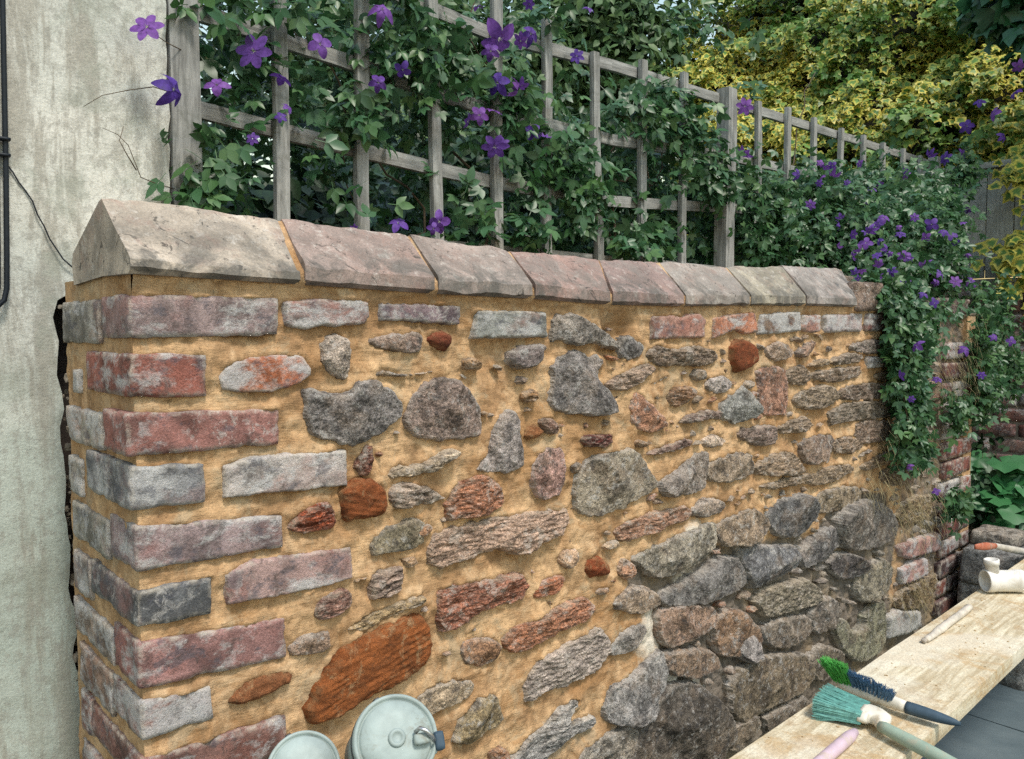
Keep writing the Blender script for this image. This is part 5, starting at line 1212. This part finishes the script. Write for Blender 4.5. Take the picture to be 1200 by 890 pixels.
# pale chisel-shaped stick
a, b = on(1086, 750, 2, BZ + .008), on(1136, 712, 2, BZ + .010); st = empty('wooden_stick', (*((a + b) / 2)[:2], BZ), 'pale mortar-caked wooden stick lying along the board', 'stick')
ts = np.linspace(0, 1, 14); V, F = loft(lerp(a, b, ts), [(.007 + .004 * min(1, t * 4), .007 + .003 * min(1, t * 3)) for t in ts], 10); V = V + (.0016 * fbm(V * 60, 4))[:, None]; mk('shaft', V, F, mat_plain('caked_wood', (.52, .47, .40), .9, .3, 30, .8, .002), st)
P, F = subbox(3, 3, 3); v = rounded(P, (.022, .014, .010), .004); v = v * (1 + .3 * fbm(v * 90, 3)[:, None]) + a + np.array([-.004, .004, -.001]); mk('mortar_lump', v, F, mat_plain('grey_lump', (.34, .30, .25), .95, .3, 40), st)
# white plastic pipe tee
MPW = mat_plain('white_plastic', (.72, .70, .66), .4, .08, 30, .2, .0005, dirt=(.55, .50, .42))
ctr = on(1176, 681, 2, BZ + .035); axh = unit(on(1200, 681, 2, BZ + .035) - ctr); te = empty('pipe_fitting', (ctr[0], ctr[1], BZ), 'white plastic pipe tee fitting standing on the far part of the board', 'pipe fitting')
hl, r = .058, .0345; prof = [(r * .86, -hl + .03), (r * .86, -hl), (r * .97, -hl), (r, -hl + .003), (r, -hl + .022), (r * .95, -hl + .024), (r * .95, hl - .024), (r, hl - .022), (r, hl - .003), (r * .97, hl), (r * .86, hl), (r * .86, hl - .03)]
V, F = lathe(prof, 36); mk('body', V @ frame(axh).T + ctr, F, MPW, te)
prof = [(.019, .02), (.019, .052), (.0215, .053), (.0215, .068), (.017, .069), (.017, .05)]; V, F = lathe(prof, 28); mk('branch', V @ frame(unit(np.array([0, 0, 1.0]) - axh * .12), axh).T + ctr - axh * .032, F, MPW, te)

# ------------------------------------------------------------------ blocks of stone at the far end and a scraper on them
MGB2 = MS
def block(lbl, x0, x1, y0, y1, z0, z1, colr, seed):
    P, F = subbox(10, 10, 8); d = np.array([x1 - x0, y1 - y0, z1 - z0]); v = rounded(P, d, .012); k = fbm(v * 9 + seed, 4); v = v * (1 + .05 * k[:, None]) ; v[:, :2] += .006 * fbm(v * 25 + seed, 3)[:, None]
    v += np.array([(x0 + x1) / 2, (y0 + y1) / 2, (z0 + z1) / 2]); v[:, 2] = np.clip(v[:, 2], z0, z1)
    o = mk('stone_block', v, F, MGB2, None, color=lin(colr), attrs={'rim': np.zeros(len(v))}); tag(o, lbl, 'stone block', 'grey stone blocks stacked by the far end of the wall')
q = on(1160, 617, 1, -.10)
block('broad grey block at the bottom of the stack by the far end of the wall', 3.02, 3.36, -.29, -.03, -.015, .20, (120, 122, 122), 1)
block('long grey block in the middle of the stack by the far end of the wall', 3.05, 3.33, -.27, -.04, .20, .36, (128, 128, 126), 2)
block('rough grey block second from top of the stack at the wall end', 3.04, 3.31, -.25, -.05, .36, .50, (132, 132, 130), 3)
block('small flat brown-grey block topping the stack by the far end of the wall', 3.12, 3.30, -.22, -.06, .50, .555, (138, 130, 120), 4)
a = on(1144, 640, 2, .52); b = on(1168, 641, 2, .52); c = on(1212, 652, 2, .52)
a, b, c = [on(x, y, 1, -.27) for x, y in ((1143, 641), (1166, 640), (1214, 650))]
scp = empty('scraper', b, 'scraper with an orange-red head and pale handle leaning on the grey blocks', 'scraper')
V, F = loft(lerp(a, b, np.linspace(0, 1, 6)), [(.004, .008), (.006, .011), (.008, .013), (.009, .013), (.009, .011), (.008, .009)], 14); mk('head', V, F, mat_plain('red_plastic', (.42, .13, .075), .6, .25, 40, .4, .0008, dirt=(.36, .26, .20)), scp)
V, F = loft(lerp(b, c, np.linspace(0, 1, 8)), [(.008, .010), (.009, .011), (.010, .012), (.011, .013), (.011, .013), (.011, .013), (.011, .013), (.009, .010)], 14); mk('handle', V, F, mat_plain('pale_handle', (.45, .42, .37), .7, .25, 40), scp)

# ------------------------------------------------------------------ twin lamp on a stand, seen from behind
MEN = mat_plain('pale_enamel', (.29, .345, .33), .5, .2, 26, .4, .0010, dirt=(.20, .20, .16))
MDKM = mat_plain('dark_metal', (.06, .065, .07), .5, .3, 40, .3, .0006, metal=.6)
c1 = CAM + (FW + RT * (464 - PCX) / PF + UPV * (PCY - 866) / PF) * .86; c2 = CAM + (FW + RT * (356 - PCX) / PF + UPV * (PCY - 902) / PF) * .88
base = np.array([(c1[0] + c2[0]) / 2, (c1[1] + c2[1]) / 2, 0]); lp = empty('work_light', base, 'pair of round pale blue-grey metal lamp housings on a stand, turned towards the wall', 'lamp')
for k, (c, R, tilt) in enumerate(((c1, .0438, (.20, .0, .10)), (c2, .0385, (.1, .0, .16)))):
    zax = unit(unit(CAM - c) + np.array(tilt)); Fm = frame(zax)
    prof = [(R * .80, -.125), (R * .95, -.12), (R * .99, -.05), (R * .97, -.012), (R * 1.05, -.011), (R * 1.075, -.006), (R * 1.06, .001), (R * 1.0, .003), (R * .955, .0005), (R * .93, -.0025), (R * .90, .0005), (R * .86, .0035), (R * .5, .0055), (R * .02, .006)]
    V, F = lathe(prof, 64); V = V + np.column_stack([np.zeros(len(V)), np.zeros(len(V)), .0006 * fbm(V * 60 + k * 7, 3)]); h = mk('housing', V @ Fm.T + c, F, MEN, lp)
    prof = [(R * .22, .004), (R * .22, .0075), (R * .19, .009), (R * .13, .009), (R * .11, .0075), (R * .02, .0078)]; V, F = lathe(prof, 32); mk('boss', V @ Fm.T + c, F, MEN, h)
    prof = [(R * 1.055, -.02), (R * 1.072, -.019), (R * 1.072, -.0125), (R * 1.055, -.012)]; V, F = lathe(prof, 64); mk('rim_band', V @ Fm.T + c, F, MDKM, h)
    for an in (2.35, 2.9, .35, 4.3):
        P, F = subbox(3, 3, 3); v = rounded(P, (.007, .004, .010), .0012) + np.array([0, R * 1.06, -.005]); ca, sa = math.cos(an), math.sin(an); v = v @ np.array([[ca, sa, 0], [-sa, ca, 0], [0, 0, 1]]); mk('clip', v @ Fm.T + c, F, MDKM if an in (2.35, .35) else MEN, h)
    if k == 0:
        P, F = subbox(4, 4, 3); v = rounded(P, (.018, .012, .010), .003) + np.array([.026, -.006, .010]); mk('catch', v @ Fm.T + c, F, MEN, h)
        pt = [np.array([.020, .002, .010]), np.array([.024, .004, .018]), np.array([.030, .000, .020]), np.array([.036, -.006, .016]), np.array([.040, -.010, .008])]; V, F = tube(pt, .0024, 8); mk('catch_lever', V @ Fm.T + c, F, mat_plain('steel', (.5, .5, .5), .35, .2, 50, metal=.9), h)
        P, F = subbox(4, 4, 3); v = rounded(P, (.012, .020, .016), .003) + np.array([.047, -.010, -.002]); mk('hinge', v @ Fm.T + c, F, MNV, h)
pole = [base, np.array([base[0], base[1], c2[2] - .10])]; V, F = tube([pole[0] + np.array([0, 0, .30]), pole[1]], .012, 12); mk('pole', V, F, MDKM, lp)
for c in (c1, c2):
    m_ = c - unit(CAM - c) * .06; V, F = tube([pole[1] - np.array([0, 0, .004]), np.array([m_[0], m_[1], pole[1][2] + .01]), m_ - np.array([0, 0, .03])], .006, 8); mk('arm', V, F, MDKM, lp)
for k in range(3):
    an = 2.094 * k + .3; ft = base + np.array([.20 * math.cos(an), .20 * math.sin(an), .006]); V, F = tube([base + np.array([0, 0, .34]), ft], .009, 8); mk('leg', V, F, MDKM, lp)
